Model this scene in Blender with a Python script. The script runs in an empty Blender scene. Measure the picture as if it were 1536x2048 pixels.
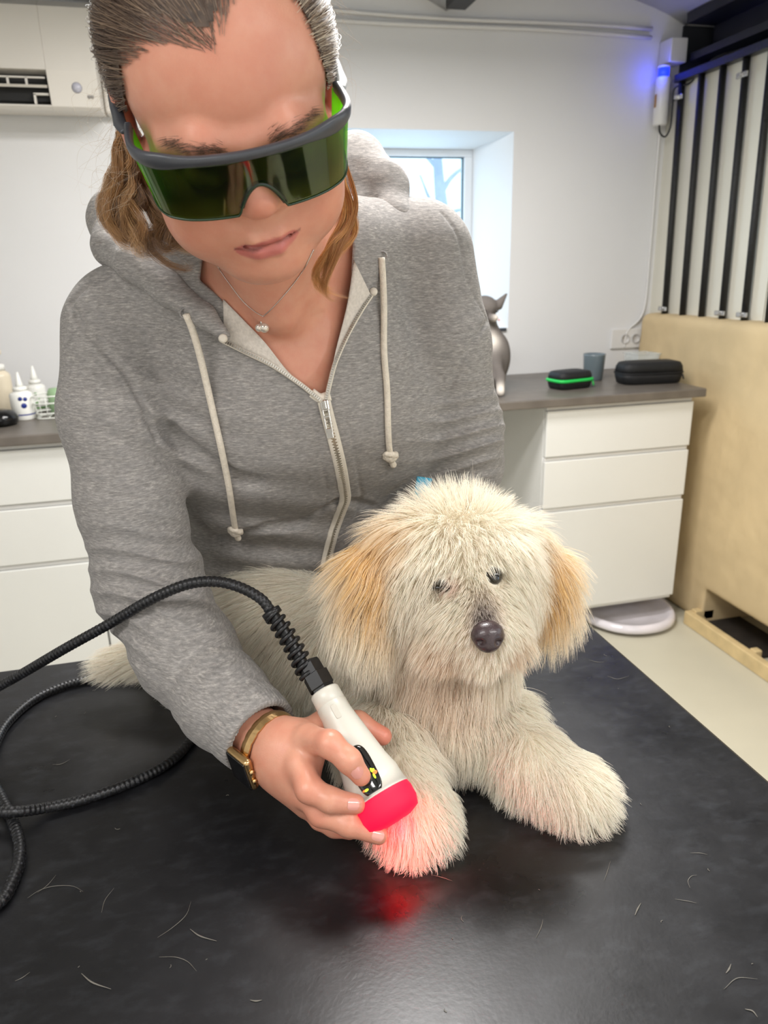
import bpy, bmesh, math, random
import numpy as np
from mathutils import Vector, Matrix
from mathutils.bvhtree import BVHTree
SC = bpy.context.scene
rng = np.random.default_rng(7)
random.seed(7)

# ---------------------------------------------------------------- camera
FPX, PITCH, YAW, ROLL = 1480.0, math.radians(18.3), math.radians(14.0), math.radians(1.3)
CAM = np.array([0.0, 0.0, 1.37])
_F = np.array([math.sin(YAW)*math.cos(PITCH), math.cos(YAW)*math.cos(PITCH), -math.sin(PITCH)])
_R = np.array([math.cos(YAW), -math.sin(YAW), 0.0])
_U = np.cross(_R, _F)
CR = _R*math.cos(ROLL) - _U*math.sin(ROLL)
CU = _U*math.cos(ROLL) + _R*math.sin(ROLL)
CF = _F
cd = bpy.data.cameras.new('camera'); cam = bpy.data.objects.new('camera', cd)
SC.collection.objects.link(cam); SC.camera = cam
cam.matrix_world = Matrix(((CR[0], CU[0], -CF[0], CAM[0]), (CR[1], CU[1], -CF[1], CAM[1]),
                           (CR[2], CU[2], -CF[2], CAM[2]), (0, 0, 0, 1)))
cd.sensor_fit = 'HORIZONTAL'; cd.sensor_width = 36; cd.lens = 36*FPX/1536
cd.clip_start = 0.02
cd.dof.use_dof = True; cd.dof.focus_distance = 0.72; cd.dof.aperture_fstop = 12.0

# ---------------------------------------------------------------- world, lights, exposure
W = bpy.data.worlds.new('world'); SC.world = W; W.use_nodes = True
W.node_tree.nodes['Background'].inputs[0].default_value = (0.66, 0.83, 1.0, 1)
W.node_tree.nodes['Background'].inputs[1].default_value = 2.6
SC.view_settings.view_transform = 'Standard'; SC.view_settings.look = 'None'
SC.view_settings.exposure = 0.0; SC.view_settings.gamma = 1.0
SC.view_settings.use_curve_mapping = False
SC.cycles.use_denoising = True
SC.cycles.max_bounces = 8; SC.cycles.transparent_max_bounces = 16

def area(name, loc, rot, sx, sy, power, col):
    l = bpy.data.lights.new(name, 'AREA'); l.shape = 'RECTANGLE'; l.size = sx; l.size_y = sy
    l.energy = power; l.color = col
    o = bpy.data.objects.new(name, l); SC.collection.objects.link(o)
    o.location = loc; o.rotation_euler = rot
    return o
WARM = (1.0, 0.975, 0.955)
area('overhead_light', (0.30, 1.14, 2.12), (0, 0, 0), 0.42, 0.22, 20, WARM)
area('overhead_light', (0.45, 1.75, 2.10), (0, 0, 0), 1.1, 0.3, 30, WARM)
area('overhead_light', (0.95, -0.45, 2.12), (math.radians(-20), 0, 0), 1.2, 0.5, 34, WARM)  # unseen light on the camera side, serves as front fill
area('overhead_light', (-0.95, -0.10, 2.12), (math.radians(-18), 0, 0), 1.2, 0.5, 27, WARM)  # second unseen front fill, left of the camera
area('window_daylight', (0.84, 3.13, 1.50), (math.radians(90), 0, math.radians(180)), 0.5, 0.5, 2.5, (0.55, 0.76, 1.0))
# added cool light right of the table, for bluish daylight without a seen source
area('side_cool_light', (1.7, 0.2, 1.7), (math.radians(0), math.radians(75), math.radians(-10)), 0.5, 1.0, 3.5, (0.75, 0.87, 1.0))
# ---------------------------------------------------------------- helpers
def P(x, y, z):
    """world point seen at photo pixel x, y at depth z along the view axis"""
    return CAM + z*(CF + CR*(x-768)/FPX + CU*(1024-y)/FPX)
def PA(arr):
    return np.array([P(*a) for a in arr])
def on_plane(x, y, ax, v):
    r = CF + CR*(x-768)/FPX + CU*(1024-y)/FPX
    return CAM + r*(v-CAM[ax])/r[ax]

def tagp(o, label=None, cat=None, group=None, kind=None):
    if label: o['label'] = label
    if cat: o['category'] = cat
    if group: o['group'] = group
    if kind: o['kind'] = kind
    return o
def mesh_obj(name, verts, faces, mat=None, parent=None, smooth=True, mats=None, fmat=None):
    me = bpy.data.meshes.new(name)
    v = np.asarray(verts, dtype=np.float32)
    if isinstance(faces, np.ndarray) and faces.ndim == 2:
        k = faces.shape[1]; n = len(faces)
        me.vertices.add(len(v)); me.vertices.foreach_set('co', v.ravel())
        me.loops.add(n*k); me.loops.foreach_set('vertex_index', faces.astype(np.int32).ravel())
        me.polygons.add(n); me.polygons.foreach_set('loop_start', np.arange(n, dtype=np.int32)*k)
        me.update(calc_edges=True)
    else:
        me.from_pydata([tuple(map(float, q)) for q in v], [], [tuple(map(int, f)) for f in faces])
    if smooth: me.polygons.foreach_set('use_smooth', [True]*len(me.polygons))
    for m in (mats or ([mat] if mat else [])): me.materials.append(m)
    if fmat is not None: me.polygons.foreach_set('material_index', np.asarray(fmat, dtype=np.int32))
    me.update()
    o = bpy.data.objects.new(name, me); SC.collection.objects.link(o)
    if parent: o.parent = parent
    return o
def from_bm(name, bm, mat=None, parent=None, smooth=False, mats=None):
    me = bpy.data.meshes.new(name); bm.normal_update(); bm.to_mesh(me); bm.free()
    for m in (mats or ([mat] if mat else [])): me.materials.append(m)
    if smooth: me.polygons.foreach_set('use_smooth', [True]*len(me.polygons))
    o = bpy.data.objects.new(name, me); SC.collection.objects.link(o)
    if parent: o.parent = parent
    return o
def empty(name, loc=(0, 0, 0)):
    o = bpy.data.objects.new(name, None); SC.collection.objects.link(o)
    o.empty_display_size = 0.05
    return o   # children are authored in world space, so the empty keeps the identity
def bm_box(bm, lo, hi, bev=0.0, seg=2, M=None):
    r = bmesh.ops.create_cube(bm, size=1.0)['verts']
    lo = np.array(lo, float); hi = np.array(hi, float)
    for v in r: v.co = Vector(((lo+hi)/2 + np.array(v.co)*(hi-lo)))
    if bev > 0:
        es = list({e for v in r for e in v.link_edges})
        g = bmesh.ops.bevel(bm, geom=es, offset=bev, segments=seg, affect='EDGES', profile=0.5)
        r = list({v for v in g['verts']} | {v for v in r if v.is_valid})
    if M is not None:
        for v in r: v.co = M @ v.co
    return r
def box(name, lo, hi, mat, parent=None, bev=0.0, seg=2, M=None):
    bm = bmesh.new(); bm_box(bm, lo, hi, bev, seg, M)
    o = from_bm(name, bm, mat, parent, smooth=False)
    return o
def frame_from(t, ref=(0, 0, 1)):
    t = np.array(t, float); t /= np.linalg.norm(t); ref = np.array(ref, float)
    if abs(t @ ref) > 0.95: ref = np.array((1.0, 0, 0))
    a = np.cross(ref, t); a /= np.linalg.norm(a); b = np.cross(t, a)
    return a, b, t
def spline(pts, n, closed=False):
    p = np.array(pts, float); m = len(p)
    if m == 2:
        t = np.linspace(0, 1, n)[:, None]; return p[0]*(1-t)+p[1]*t
    # chord-length parametrised catmull-rom
    if closed: q = np.vstack([p[-1], p, p[0], p[1]]); segs = m
    else: q = np.vstack([2*p[0]-p[1], p, 2*p[-1]-p[-2]]); segs = m-1
    out = []
    for u in np.linspace(0, segs, n, endpoint=not closed):
        i = min(int(u), segs-1); t = u-i
        a, b, c, d = q[i], q[i+1], q[i+2], q[i+3]
        out.append(0.5*((2*b)+(-a+c)*t+(2*a-5*b+4*c-d)*t*t+(-a+3*b-3*c+d)*t**3))
    return np.array(out)
def resample(c, n):
    d = np.r_[0, np.cumsum(np.linalg.norm(np.diff(c[:, :3], axis=0), axis=1))]
    u = np.linspace(0, d[-1], n)
    return np.stack([np.interp(u, d, c[:, k]) for k in range(c.shape[1])], 1)
def tube(path, r, seg=12, closed=False, caps=True, flat=1.0, ref=None):
    """verts, quads+caps of a swept tube; r scalar or per point; flat = second axis ratio"""
    p = np.array(path, float); n = len(p)
    r = np.broadcast_to(np.asarray(r, float), (n,))
    t = np.gradient(p, axis=0)
    if closed: t = np.roll(p, -1, 0)-np.roll(p, 1, 0)
    t /= np.linalg.norm(t, axis=1)[:, None]+1e-12
    a, b, _ = frame_from(t[0], (0, 0, 1) if ref is None else ref)
    V = []; ang = np.linspace(0, 2*np.pi, seg, endpoint=False)
    for i in range(n):
        a = a - t[i]*(a @ t[i]); a /= np.linalg.norm(a)+1e-12; b = np.cross(t[i], a)
        V.append(p[i] + r[i]*(np.cos(ang)[:, None]*a*1.0 + np.sin(ang)[:, None]*b*flat))
    V = np.vstack(V); F = []
    for i in range(n if closed else n-1):
        j = (i+1) % n
        for k in range(seg):
            F.append((i*seg+k, i*seg+(k+1) % seg, j*seg+(k+1) % seg, j*seg+k))
    if caps and not closed:
        F.append(tuple(range(seg-1, -1, -1))); F.append(tuple((n-1)*seg+k for k in range(seg)))
    return V, F
def tube_obj(name, path, r, mat, parent=None, seg=12, **k):
    V, F = tube(path, r, seg, **k); return mesh_obj(name, V, F, mat, parent)
def merge(parts):
    V = []; F = []; o = 0
    for v, f in parts:
        V.append(np.asarray(v)); F += [tuple(i+o for i in q) for q in f]; o += len(v)
    return np.vstack(V), F
def lathe(prof, seg=32, origin=(0, 0, 0), axis=(0, 0, 1), ref=(1, 0, 0.01), sx=1.0, sy=1.0):
    """prof: (radius, height) list along axis"""
    a, b, t = frame_from(axis, ref); o = np.array(origin, float)
    ang = np.linspace(0, 2*np.pi, seg, endpoint=False); V = []
    for r, h in prof:
        V.append(o + t*h + r*(np.cos(ang)[:, None]*a*sx+np.sin(ang)[:, None]*b*sy))
    V = np.vstack(V); F = []
    for i in range(len(prof)-1):
        for k in range(seg): F.append((i*seg+k, i*seg+(k+1) % seg, (i+1)*seg+(k+1) % seg, (i+1)*seg+k))
    if prof[0][0] > 1e-6: F.append(tuple(range(seg-1, -1, -1)))
    if prof[-1][0] > 1e-6: F.append(tuple((len(prof)-1)*seg+k for k in range(seg)))
    return V, F
def prism(poly, origin, ax, ay, depth):
    """extrude a 2D polygon (in axes ax, ay at origin) by vector depth"""
    o = np.array(origin, float); ax = np.array(ax, float); ay = np.array(ay, float); d = np.array(depth, float)
    a = np.array([o+ax*p[0]+ay*p[1] for p in poly]); n = len(poly)
    V = np.vstack([a, a+d]); F = [tuple(range(n-1, -1, -1)), tuple(range(n, 2*n))]
    F += [(i, (i+1) % n, n+(i+1) % n, n+i) for i in range(n)]
    return V, F
def to_arrays(o):
    me = o.data; v = np.empty(len(me.vertices)*3, np.float32); me.vertices.foreach_get('co', v)
    return v.reshape(-1, 3).astype(float)

# ---------------------------------------------------------------- materials
class NT:
    def __init__(s, name):
        s.m = bpy.data.materials.new(name); s.m.use_nodes = True; s.t = s.m.node_tree
        s.b = s.t.nodes['Principled BSDF']; s.out = s.t.nodes['Material Output']
    def n(s, typ, **k):
        q = s.t.nodes.new(typ)
        for a, v in k.items():
            if a.startswith('i_'): q.inputs[a[2:].replace('_', ' ')].default_value = v
            else: setattr(q, a, v)
        return q
    def l(s, a, b): s.t.links.new(a, b); return s
    def coord(s, scale=(1, 1, 1), rot=(0, 0, 0), kind='Object'):
        c = s.n('ShaderNodeTexCoord'); m = s.n('ShaderNodeMapping')
        m.inputs['Scale'].default_value = scale; m.inputs['Rotation'].default_value = rot
        s.l(c.outputs[kind], m.inputs[0]); return m.outputs[0]
    def noise(s, vec, scale=5, detail=3, rough=0.5):
        q = s.n('ShaderNodeTexNoise'); q.inputs['Scale'].default_value = scale
        q.inputs['Detail'].default_value = detail; q.inputs['Roughness'].default_value = rough
        if vec is not None: s.l(vec, q.inputs['Vector'])
        return q.outputs['Fac']
    def ramp(s, fac, stops):
        r = s.n('ShaderNodeValToRGB'); e = r.color_ramp.elements
        while len(e) < len(stops): e.new(0.5)
        for el, (p, c) in zip(e, stops): el.position = p; el.color = (*c, 1) if len(c) == 3 else c
        s.l(fac, r.inputs[0]); return r.outputs[0]
    def mix(s, fac, a, b, mode='MIX'):
        q = s.n('ShaderNodeMix', data_type='RGBA', blend_type=mode)
        for i, v in ((0, fac), (6, a), (7, b)):
            if hasattr(v, 'is_linked'): s.l(v, q.inputs[i])
            else: q.inputs[i].default_value = v if i == 0 else (*v, 1)
        return q.outputs[2]
    def bump(s, h, strength=0.2, dist=0.001, nrm=None):
        q = s.n('ShaderNodeBump'); q.inputs['Strength'].default_value = strength
        q.inputs['Distance'].default_value = dist; s.l(h, q.inputs['Height'])
        if nrm is not None: s.l(nrm, q.inputs['Normal'])
        s.l(q.outputs[0], s.b.inputs['Normal']); return q.outputs[0]
def mat(name, col, rough=0.5, metal=0.0, spec=0.5, noise=None, bump=None, emit=None, estr=0.0, coat=0.0, sss=0.0, trans=0.0, alpha=1.0):
    """procedural principled material; noise=(scale, amount) varies the colour, bump=(scale, strength, distance)"""
    q = NT(name); b = q.b
    b.inputs['Base Color'].default_value = (*col, 1); b.inputs['Roughness'].default_value = rough
    b.inputs['Metallic'].default_value = metal; b.inputs['Specular IOR Level'].default_value = spec
    b.inputs['Coat Weight'].default_value = coat; b.inputs['Transmission Weight'].default_value = trans
    b.inputs['Alpha'].default_value = alpha
    if sss: b.inputs['Subsurface Weight'].default_value = sss; b.inputs['Subsurface Scale'].default_value = 0.01
    vec = q.coord()
    sc, am = noise or (12.0, 0.04)
    f = q.noise(vec, sc, 4)
    d = tuple(max(0, c*(1-am*2)) for c in col); e = tuple(min(1, c*(1+am*2)) for c in col)
    q.l(q.ramp(f, [(0.3, d), (0.7, e)]), b.inputs['Base Color'])
    if bump: q.bump(q.noise(vec, bump[0], 3), bump[1], bump[2])
    if emit: b.inputs['Emission Color'].default_value = (*emit, 1); b.inputs['Emission Strength'].default_value = estr
    return q.m
def srgb(r, g, b):
    f = lambda c: (c/255/12.92) if c <= 10 else ((c/255+0.055)/1.055)**2.4
    return (f(r), f(g), f(b))

# ---------------------------------------------------------------- implicit surfaces
class SDF:
    """smooth blend of round cones, ellipsoids and boxes, polygonised sparsely with surface nets"""
    def __init__(s): s.ops = []
    def _add(s, fn, k, mode, lip=1.0): s.ops.append((fn, k, mode, lip)); return s
    def cone(s, a, b, ra, rb, k=0.01, mode='add', sq=None):
        a = np.array(a, float); b = np.array(b, float); ba = b-a; l2 = ba @ ba+1e-12
        if sq is not None:      # sq = (axis, ratio): the section is stretched by ratio along axis
            ax = np.array(sq[0], float); ax /= np.linalg.norm(ax); ratio = sq[1]
        def f(p):
            if sq is not None:
                q = p-a; q = q + ax*((q @ ax)*(1/ratio-1))[..., None]; bb = ba + ax*((ba @ ax)*(1/ratio-1)); L = bb @ bb+1e-12
            else: q = p-a; bb = ba; L = l2
            h = np.clip((q @ bb)/L, 0, 1)
            d = np.linalg.norm(q-h[..., None]*bb, axis=-1)-(ra+(rb-ra)*h)
            return d
        return s._add(f, k, mode, 1.0 if sq is None else min(1.0, 1/sq[1]))
    def chain(s, pts, rad, k=0.01, mode='add', sq=None):
        for i in range(len(pts)-1): s.cone(pts[i], pts[i+1], rad[i], rad[i+1], k, mode, sq)
        return s
    def ell(s, c, r, R=None, k=0.01, mode='add'):
        c = np.array(c, float); r = np.array(r, float); R = np.eye(3) if R is None else np.array(R, float)  # rows = axes
        def f(p):
            q = (p-c) @ R.T; k0 = np.linalg.norm(q/r, axis=-1); k1 = np.linalg.norm(q/(r*r), axis=-1)+1e-9
            return np.where(k0 < 1e-3, -min(r), k0*(k0-1)/k1)
        return s._add(f, k, mode, 0.6)
    def box(s, c, h, R=None, rnd=0.002, k=0.002, mode='add'):
        c = np.array(c, float); h = np.array(h, float)-rnd; R = np.eye(3) if R is None else np.array(R, float)
        def f(p):
            q = np.abs((p-c) @ R.T)-h
            return np.linalg.norm(np.maximum(q, 0), axis=-1)+np.minimum(q.max(-1), 0)-rnd
        return s._add(f, k, mode)
    def func(s, f, k=0.0, mode='add', lip=1.0): return s._add(f, k, mode, lip)
    def ev(s, p, ops=None):
        d = np.full(p.shape[:-1], 1e3)
        for fn, k, mode, _ in (s.ops if ops is None else ops):
            e = fn(p)
            if mode == 'add':
                if k > 0:
                    h = np.clip(0.5+0.5*(d-e)/k, 0, 1); d = np.where(h >= 1, e, d+(e-d)*h-k*h*(1-h))
                else: d = np.minimum(d, e)
            elif mode == 'sub':
                e = -e
                if k > 0:
                    h = np.clip(0.5-0.5*(d-e)/k, 0, 1); d = d+(e-d)*h+k*h*(1-h)
                else: d = np.maximum(d, e)
            elif mode == 'and':
                if k > 0:
                    h = np.clip(0.5-0.5*(d-e)/k, 0, 1); d = d+(e-d)*h+k*h*(1-h)
                else: d = np.maximum(d, e)
            elif mode == 'disp': d = d+e
        return d
    def mesh(s, lo, hi, h, margin=0.012):
        lo = np.array(lo, float); hi = np.array(hi, float); B = 12
        n = np.ceil((hi-lo)/h).astype(int); nb = -(-n//B); N = nb*B+2
        half = B*h*0.5*math.sqrt(3)
        g = np.arange(B+1)
        gx = np.stack(np.meshgrid(g, g, g, indexing='ij'), -1)*h
        bi = np.stack(np.meshgrid(*[np.arange(q) for q in nb], indexing='ij'), -1).reshape(-1, 3)
        cen = lo+(bi+0.5)*B*h
        dv = [(fn(cen), k, mode, lip) for fn, k, mode, lip in s.ops]
        tot = s.ev(cen)
        act = np.abs(tot) < half/0.55+margin
        VI = []; VP = []; Q = []
        lin = lambda i: (i[..., 0]*N[1]+i[..., 1])*N[2]+i[..., 2]
        for b in np.nonzero(act)[0]:
            ops = [o for o, q in zip(s.ops, dv) if q[2] in ('disp', 'and') or q[0][b]*1.0 < half/q[3]+q[1]+margin*2]
            if not ops: continue
            base = lo+bi[b]*B*h
            d = s.ev(base+gx, ops)
            sg = d < 0
            if sg.all() or not sg.any(): continue
            cn = np.zeros((B, B, B), int)
            for dx in (0, 1):
                for dy in (0, 1):
                    for dz in (0, 1): cn += sg[dx:B+dx, dy:B+dy, dz:B+dz]
            c = np.argwhere((cn > 0) & (cn < 8))
            acc = np.zeros((len(c), 3)); w = np.zeros(len(c))
            for ax in range(3):
                o1, o2 = [(1, 2), (0, 2), (0, 1)][ax]
                for u in (0, 1):
                    for v in (0, 1):
                        i0 = c.copy(); i0[:, o1] += u; i0[:, o2] += v; i1 = i0.copy(); i1[:, ax] += 1
                        d0 = d[tuple(i0.T)]; d1 = d[tuple(i1.T)]; m = (d0 < 0) != (d1 < 0)
                        t = np.where(m, d0/(d0-d1+1e-20), 0)
                        pos = i0.astype(float); pos[:, ax] += t
                        acc += pos*m[:, None]; w += m
            VP.append(base+acc/w[:, None]*h); VI.append(lin(c+bi[b]*B))
            for ax in range(3):
                o1, o2 = [(1, 2), (2, 0), (0, 1)][ax]
                sl0 = [slice(0, B)]*3; sl1 = [slice(0, B)]*3; sl1[ax] = slice(1, B+1)
                a = sg[tuple(sl0)]; e = sg[tuple(sl1)]
                for pol in (0, 1):
                    cc = np.argwhere((a & ~e) if pol == 0 else (~a & e))+bi[b]*B
                    if not len(cc): continue
                    e1 = np.eye(3, dtype=int)[o1]; e2 = np.eye(3, dtype=int)[o2]
                    q = [lin(cc), lin(cc-e1), lin(cc-e1-e2), lin(cc-e2)]
                    Q.append(np.stack(q if pol == 0 else q[::-1], 1))
        VI = np.concatenate(VI); VP = np.concatenate(VP); Q = np.concatenate(Q)
        o = np.argsort(VI); VI = VI[o]; VP = VP[o]
        ix = np.clip(np.searchsorted(VI, Q), 0, len(VI)-1)
        ok = (VI[ix] == Q).all(1); F = ix[ok]
        a, b, c = VP[F[:, 0]], VP[F[:, 1]], VP[F[:, 2]]
        if np.einsum('ij,ij->i', a-lo, np.cross(b-lo, c-lo)).sum() < 0: F = F[:, ::-1]
        return VP, np.ascontiguousarray(F)
def vnoise(p, f, seed=0):
    """cheap smooth 3-D noise from a few rotated sines, about -1..1"""
    r = np.random.default_rng(seed); o = 0
    for i in range(4):
        d = r.normal(size=3); d /= np.linalg.norm(d); e = r.normal(size=3); e /= np.linalg.norm(e)
        o = o+np.sin((p @ d)*f*(1+.35*i)+r.uniform(0, 6)+1.5*np.sin((p @ e)*f*.6+r.uniform(0, 6)))
    return o/4
def fnoise(p, f, seed=0): return 0.6*vnoise(p, f, seed)+0.3*vnoise(p, f*2.1, seed+1)+0.15*vnoise(p, f*4.3, seed+2)
def grad(s, p, e=1e-4):
    g = np.stack([s.ev(p+np.eye(3)[i]*e)-s.ev(p-np.eye(3)[i]*e) for i in range(3)], -1)
    return g/(np.linalg.norm(g, axis=-1, keepdims=True)+1e-12)
def bvh_of(V, F): return BVHTree.FromPolygons([tuple(v) for v in V], [tuple(int(i) for i in f) for f in F])
def cast(bvh, px, py, off=0.0, fallback=None):
    r = CF + CR*(px-768)/FPX + CU*(1024-py)/FPX; L = np.linalg.norm(r)
    h = bvh.ray_cast(Vector(CAM), Vector(r/L), 6.0)
    if h[0] is None: return None if fallback is None else P(px, py, fallback)
    n = np.array(h[1]); n = n if n @ r < 0 else -n
    return np.array(h[0])+n*off

# ---------------------------------------------------------------- strands
def strands(name, pos, rad, mat, parent=None, taper=True):
    """pos (N, K, 3); rad scalar or (N,) root radius; a native hair-curves object"""
    N, K = pos.shape[:2]
    hc = bpy.data.hair_curves.new(name); hc.add_curves([K]*N)
    hc.attributes['position'].data.foreach_set('vector', pos.astype(np.float32).ravel())
    ra = hc.attributes.get('radius') or hc.attributes.new('radius', 'FLOAT', 'POINT')
    t = np.linspace(0, 1, K); prof = (1-t**2*0.85) if taper else np.ones(K)
    R = np.broadcast_to(np.asarray(rad, float), (N,))[:, None]*prof[None]
    ra.data.foreach_set('value', R.astype(np.float32).ravel())
    hc.materials.append(mat)
    o = bpy.data.objects.new(name, hc); SC.collection.objects.link(o)
    if parent: o.parent = parent
    return o
def scatter(V, F, n, r, dens=None):
    """area-weighted random surface points with normals; dens = weight per face"""
    tri = np.concatenate([F[:, [0, 1, 2]], F[:, [0, 2, 3]]]) if F.shape[1] == 4 else F
    a, b, c = V[tri[:, 0]], V[tri[:, 1]], V[tri[:, 2]]
    cr = np.cross(b-a, c-a); ar = np.linalg.norm(cr, axis=1)
    w = ar if dens is None else ar*dens((a+b+c)/3, cr/(ar[:, None]+1e-12))
    i = r.choice(len(tri), n, p=w/w.sum()); u = np.sqrt(r.random(n)); v = r.random(n)
    p = a[i]*(1-u)[:, None]+b[i]*(u*(1-v))[:, None]+c[i]*(u*v)[:, None]
    return p, cr[i]/(ar[i][:, None]+1e-12)
# ---------------------------------------------------------------- the room
def struct(o): o['kind'] = 'structure'; return o
WALLY, CEIL = 2.88, 2.235
m_wall = mat('painted_plaster', srgb(228, 228, 228), 0.7, noise=(1.6, 0.012), bump=(60, 0.12, 0.002))
m_ceil = mat('white_ceiling', srgb(214, 214, 214), 0.6, noise=(2.2, 0.03), bump=(9, 0.15, 0.01))
m_floor = mat('epoxy_floor', srgb(196, 192, 174), 0.35, noise=(2.5, 0.03), bump=(30, 0.05, 0.002))
m_dark = mat('dark_steel', srgb(30, 31, 35), 0.45, noise=(6, 0.2))
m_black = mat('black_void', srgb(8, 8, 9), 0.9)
m_panel = mat('cream_board', srgb(222, 219, 206), 0.45, noise=(3, 0.02))
m_beige = mat('beige_render', srgb(204, 182, 142), 0.75, noise=(4, 0.05), bump=(25, 0.35, 0.006))
m_white = mat('white_lacquer', srgb(224, 224, 220), 0.35, noise=(3, 0.008))
m_whitep = mat('white_plastic', srgb(225, 224, 222), 0.3, noise=(5, 0.01))
m_frame = mat('painted_window_frame', srgb(225, 230, 235), 0.4, noise=(5, 0.02))
m_blackp = mat('black_plastic', srgb(14, 14, 16), 0.38, noise=(30, 0.1))
m_metal = mat('bright_metal', srgb(200, 200, 200), 0.22, metal=1.0)

WX0, WX1, WZ0, WZ1 = 0.42, 1.257, 1.125, 1.845      # window niche at the wall face
IX0, IX1, IZ0, IZ1, IY = 0.50, 1.176, 1.15, 1.812, 3.10
XL, XR, YB = -2.3, 2.35, -1.6
bm = bmesh.new()
def quad(bm, a, b, c, d): bm.faces.new([bm.verts.new(q) for q in (a, b, c, d)])
Y = WALLY
for x0, x1, z0, z1 in ((XL, WX0, 0, 2.4), (WX1, XR, 0, 2.4), (WX0, WX1, 0, WZ0), (WX0, WX1, WZ1, 2.4)):
    quad(bm, (x0, Y, z0), (x1, Y, z0), (x1, Y, z1), (x0, Y, z1))
o4 = [(WX0, Y, WZ0), (WX1, Y, WZ0), (WX1, Y, WZ1), (WX0, Y, WZ1)]
i4 = [(IX0, IY, IZ0), (IX1, IY, IZ0), (IX1, IY, IZ1), (IX0, IY, IZ1)]
for k in range(4): quad(bm, o4[k], i4[k], i4[(k+1) % 4], o4[(k+1) % 4])
Y2 = IY+0.06
for x0, x1, z0, z1 in ((XL, IX0, 0, 2.4), (IX1, XR, 0, 2.4), (IX0, IX1, 0, IZ0), (IX0, IX1, IZ1, 2.4)):
    quad(bm, (x0, Y2, z0), (x0, Y2, z1), (x1, Y2, z1), (x1, Y2, z0))
bmesh.ops.remove_doubles(bm, verts=bm.verts, dist=1e-4)
struct(from_bm('wall_back', bm, m_wall))
struct(box('floor', (XL, YB, -0.05), (XR, Y2, 0.0), m_floor))
struct(box('wall_left', (XL-0.1, YB, 0), (XL, Y2, 2.4), m_wall))
struct(box('wall_front', (XL, YB-0.1, 0), (XR, YB, 2.4), m_wall))
# shallow vaulted ceiling between steel beams that run along Y
xs = []; spans = [(XL, -0.86), (-0.86, 0.04), (0.04, 0.985), (0.985, 1.95), (1.95, XR)]
V = []; F = []
for a, b in spans:
    n0 = len(V)//2
    for t in np.linspace(0, 1, 15):
        x = a+(b-a)*t; z = CEIL-0.012+0.10*math.sin(math.pi*t)**0.8
        V += [(x, YB, z), (x, Y2, z)]
    for k in range(14): i = 2*(n0+k); F.append((i, i+1, i+3, i+2))
o = mesh_obj('ceiling', V, F, m_ceil); struct(o)
md = o.modifiers.new('thick', 'SOLIDIFY'); md.thickness = 0.04; md.offset = -1
for i, x in enumerate((-0.86, 0.04, 0.985)):
    struct(box('trim_%d' % (i+1), (x-0.035, YB, CEIL-0.035), (x+0.035, WALLY-0.10, CEIL+0.02), m_dark))
# window
fr = empty('window_1'); struct(fr)
bm = bmesh.new(); t = 0.034
bm_box(bm, (IX0, IY, IZ0), (IX1, IY+0.05, IZ0+t), 0.003); bm_box(bm, (IX0, IY, IZ1-t+0.008), (IX1, IY+0.05, IZ1), 0.003)
bm_box(bm, (IX0, IY, IZ0+t), (IX0+t, IY+0.05, IZ1-t+0.008), 0.003); bm_box(bm, (IX1-t, IY, IZ0+t), (IX1, IY+0.05, IZ1-t+0.008), 0.003)
from_bm('window_frame', bm, m_frame, fr)
g = NT('window_glass'); gl = g.n('ShaderNodeBsdfGlossy', i_Roughness=0.02); tr = g.n('ShaderNodeBsdfTransparent')
tr.inputs[0].default_value = (0.93, 0.98, 0.98, 1); mx = g.n('ShaderNodeMixShader'); mx.inputs[0].default_value = 0.06
g.l(tr.outputs[0], mx.inputs[1]).l(gl.outputs[0], mx.inputs[2]).l(mx.outputs[0], g.out.inputs[0])
box('glass', (IX0+t, IY+0.02, IZ0+t), (IX1-t, IY+0.026, IZ1-t+0.008), g.m, fr)
m_seal = mat('grey_seal', srgb(90, 110, 120), 0.6)
bm = bmesh.new(); a, b, c, d = IX0+t, IX1-t, IZ0+t, IZ1-t+0.008
for lo, hi in (((a, IY+0.012, c), (b, IY+0.02, c+0.005)), ((a, IY+0.012, d-0.005), (b, IY+0.02, d)), ((a, IY+0.012, c), (a+0.005, IY+0.02, d)), ((b-0.005, IY+0.012, c), (b, IY+0.02, d))):
    bm_box(bm, lo, hi)
from_bm('glass_seal', bm, m_seal, fr)
box('window_sill', (WX0-0.01, WALLY-0.012, WZ0-0.012), (WX1-0.01, WALLY+0.13, WZ0), mat('slate_sill', srgb(60, 66, 74), 0.5), fr, 0.003)

# rendered plinth of the old stall on the right, with a floor level hatch
sd = SDF()
sd.box((2.15, 1.2, 0.58), (0.31, 1.66, 0.585), rnd=0.035)
sd.func(lambda p: 0.006*fnoise(p, 9, 3)+0.0022*fnoise(p, 40, 5), mode='disp')
sd.box((1.9, 1.98, 0.075), (0.2, 0.275, 0.078), rnd=0.006, k=0.004, mode='sub')
V, F = sd.mesh((1.80, -0.48, -0.02), (2.5, 2.9, 1.22), 0.012)
struct(mesh_obj('wall_right', V, F, m_beige))
o = box('wall_stall', (1.905, -0.5, 1.13), (1.93, WALLY, 2.03), m_panel); struct(o)
bm = bmesh.new()
for y in (2.21, 1.75, 1.2): bm_box(bm, (1.9035, y-0.0008, 1.14), (1.906, y+0.0008, 2.03))
o = from_bm('trim_4', bm, mat('board_joint', srgb(150, 142, 120), 0.7)); struct(o)
bm = bmesh.new()
bm_box(bm, (1.93, YB, 2.085), (2.13, 2.80, 2.11)); bm_box(bm, (2.02, YB, 2.11), (2.04, 2.80, 2.22)); bm_box(bm, (1.90, YB, 2.205), (2.13, 2.80, 2.24))
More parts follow.
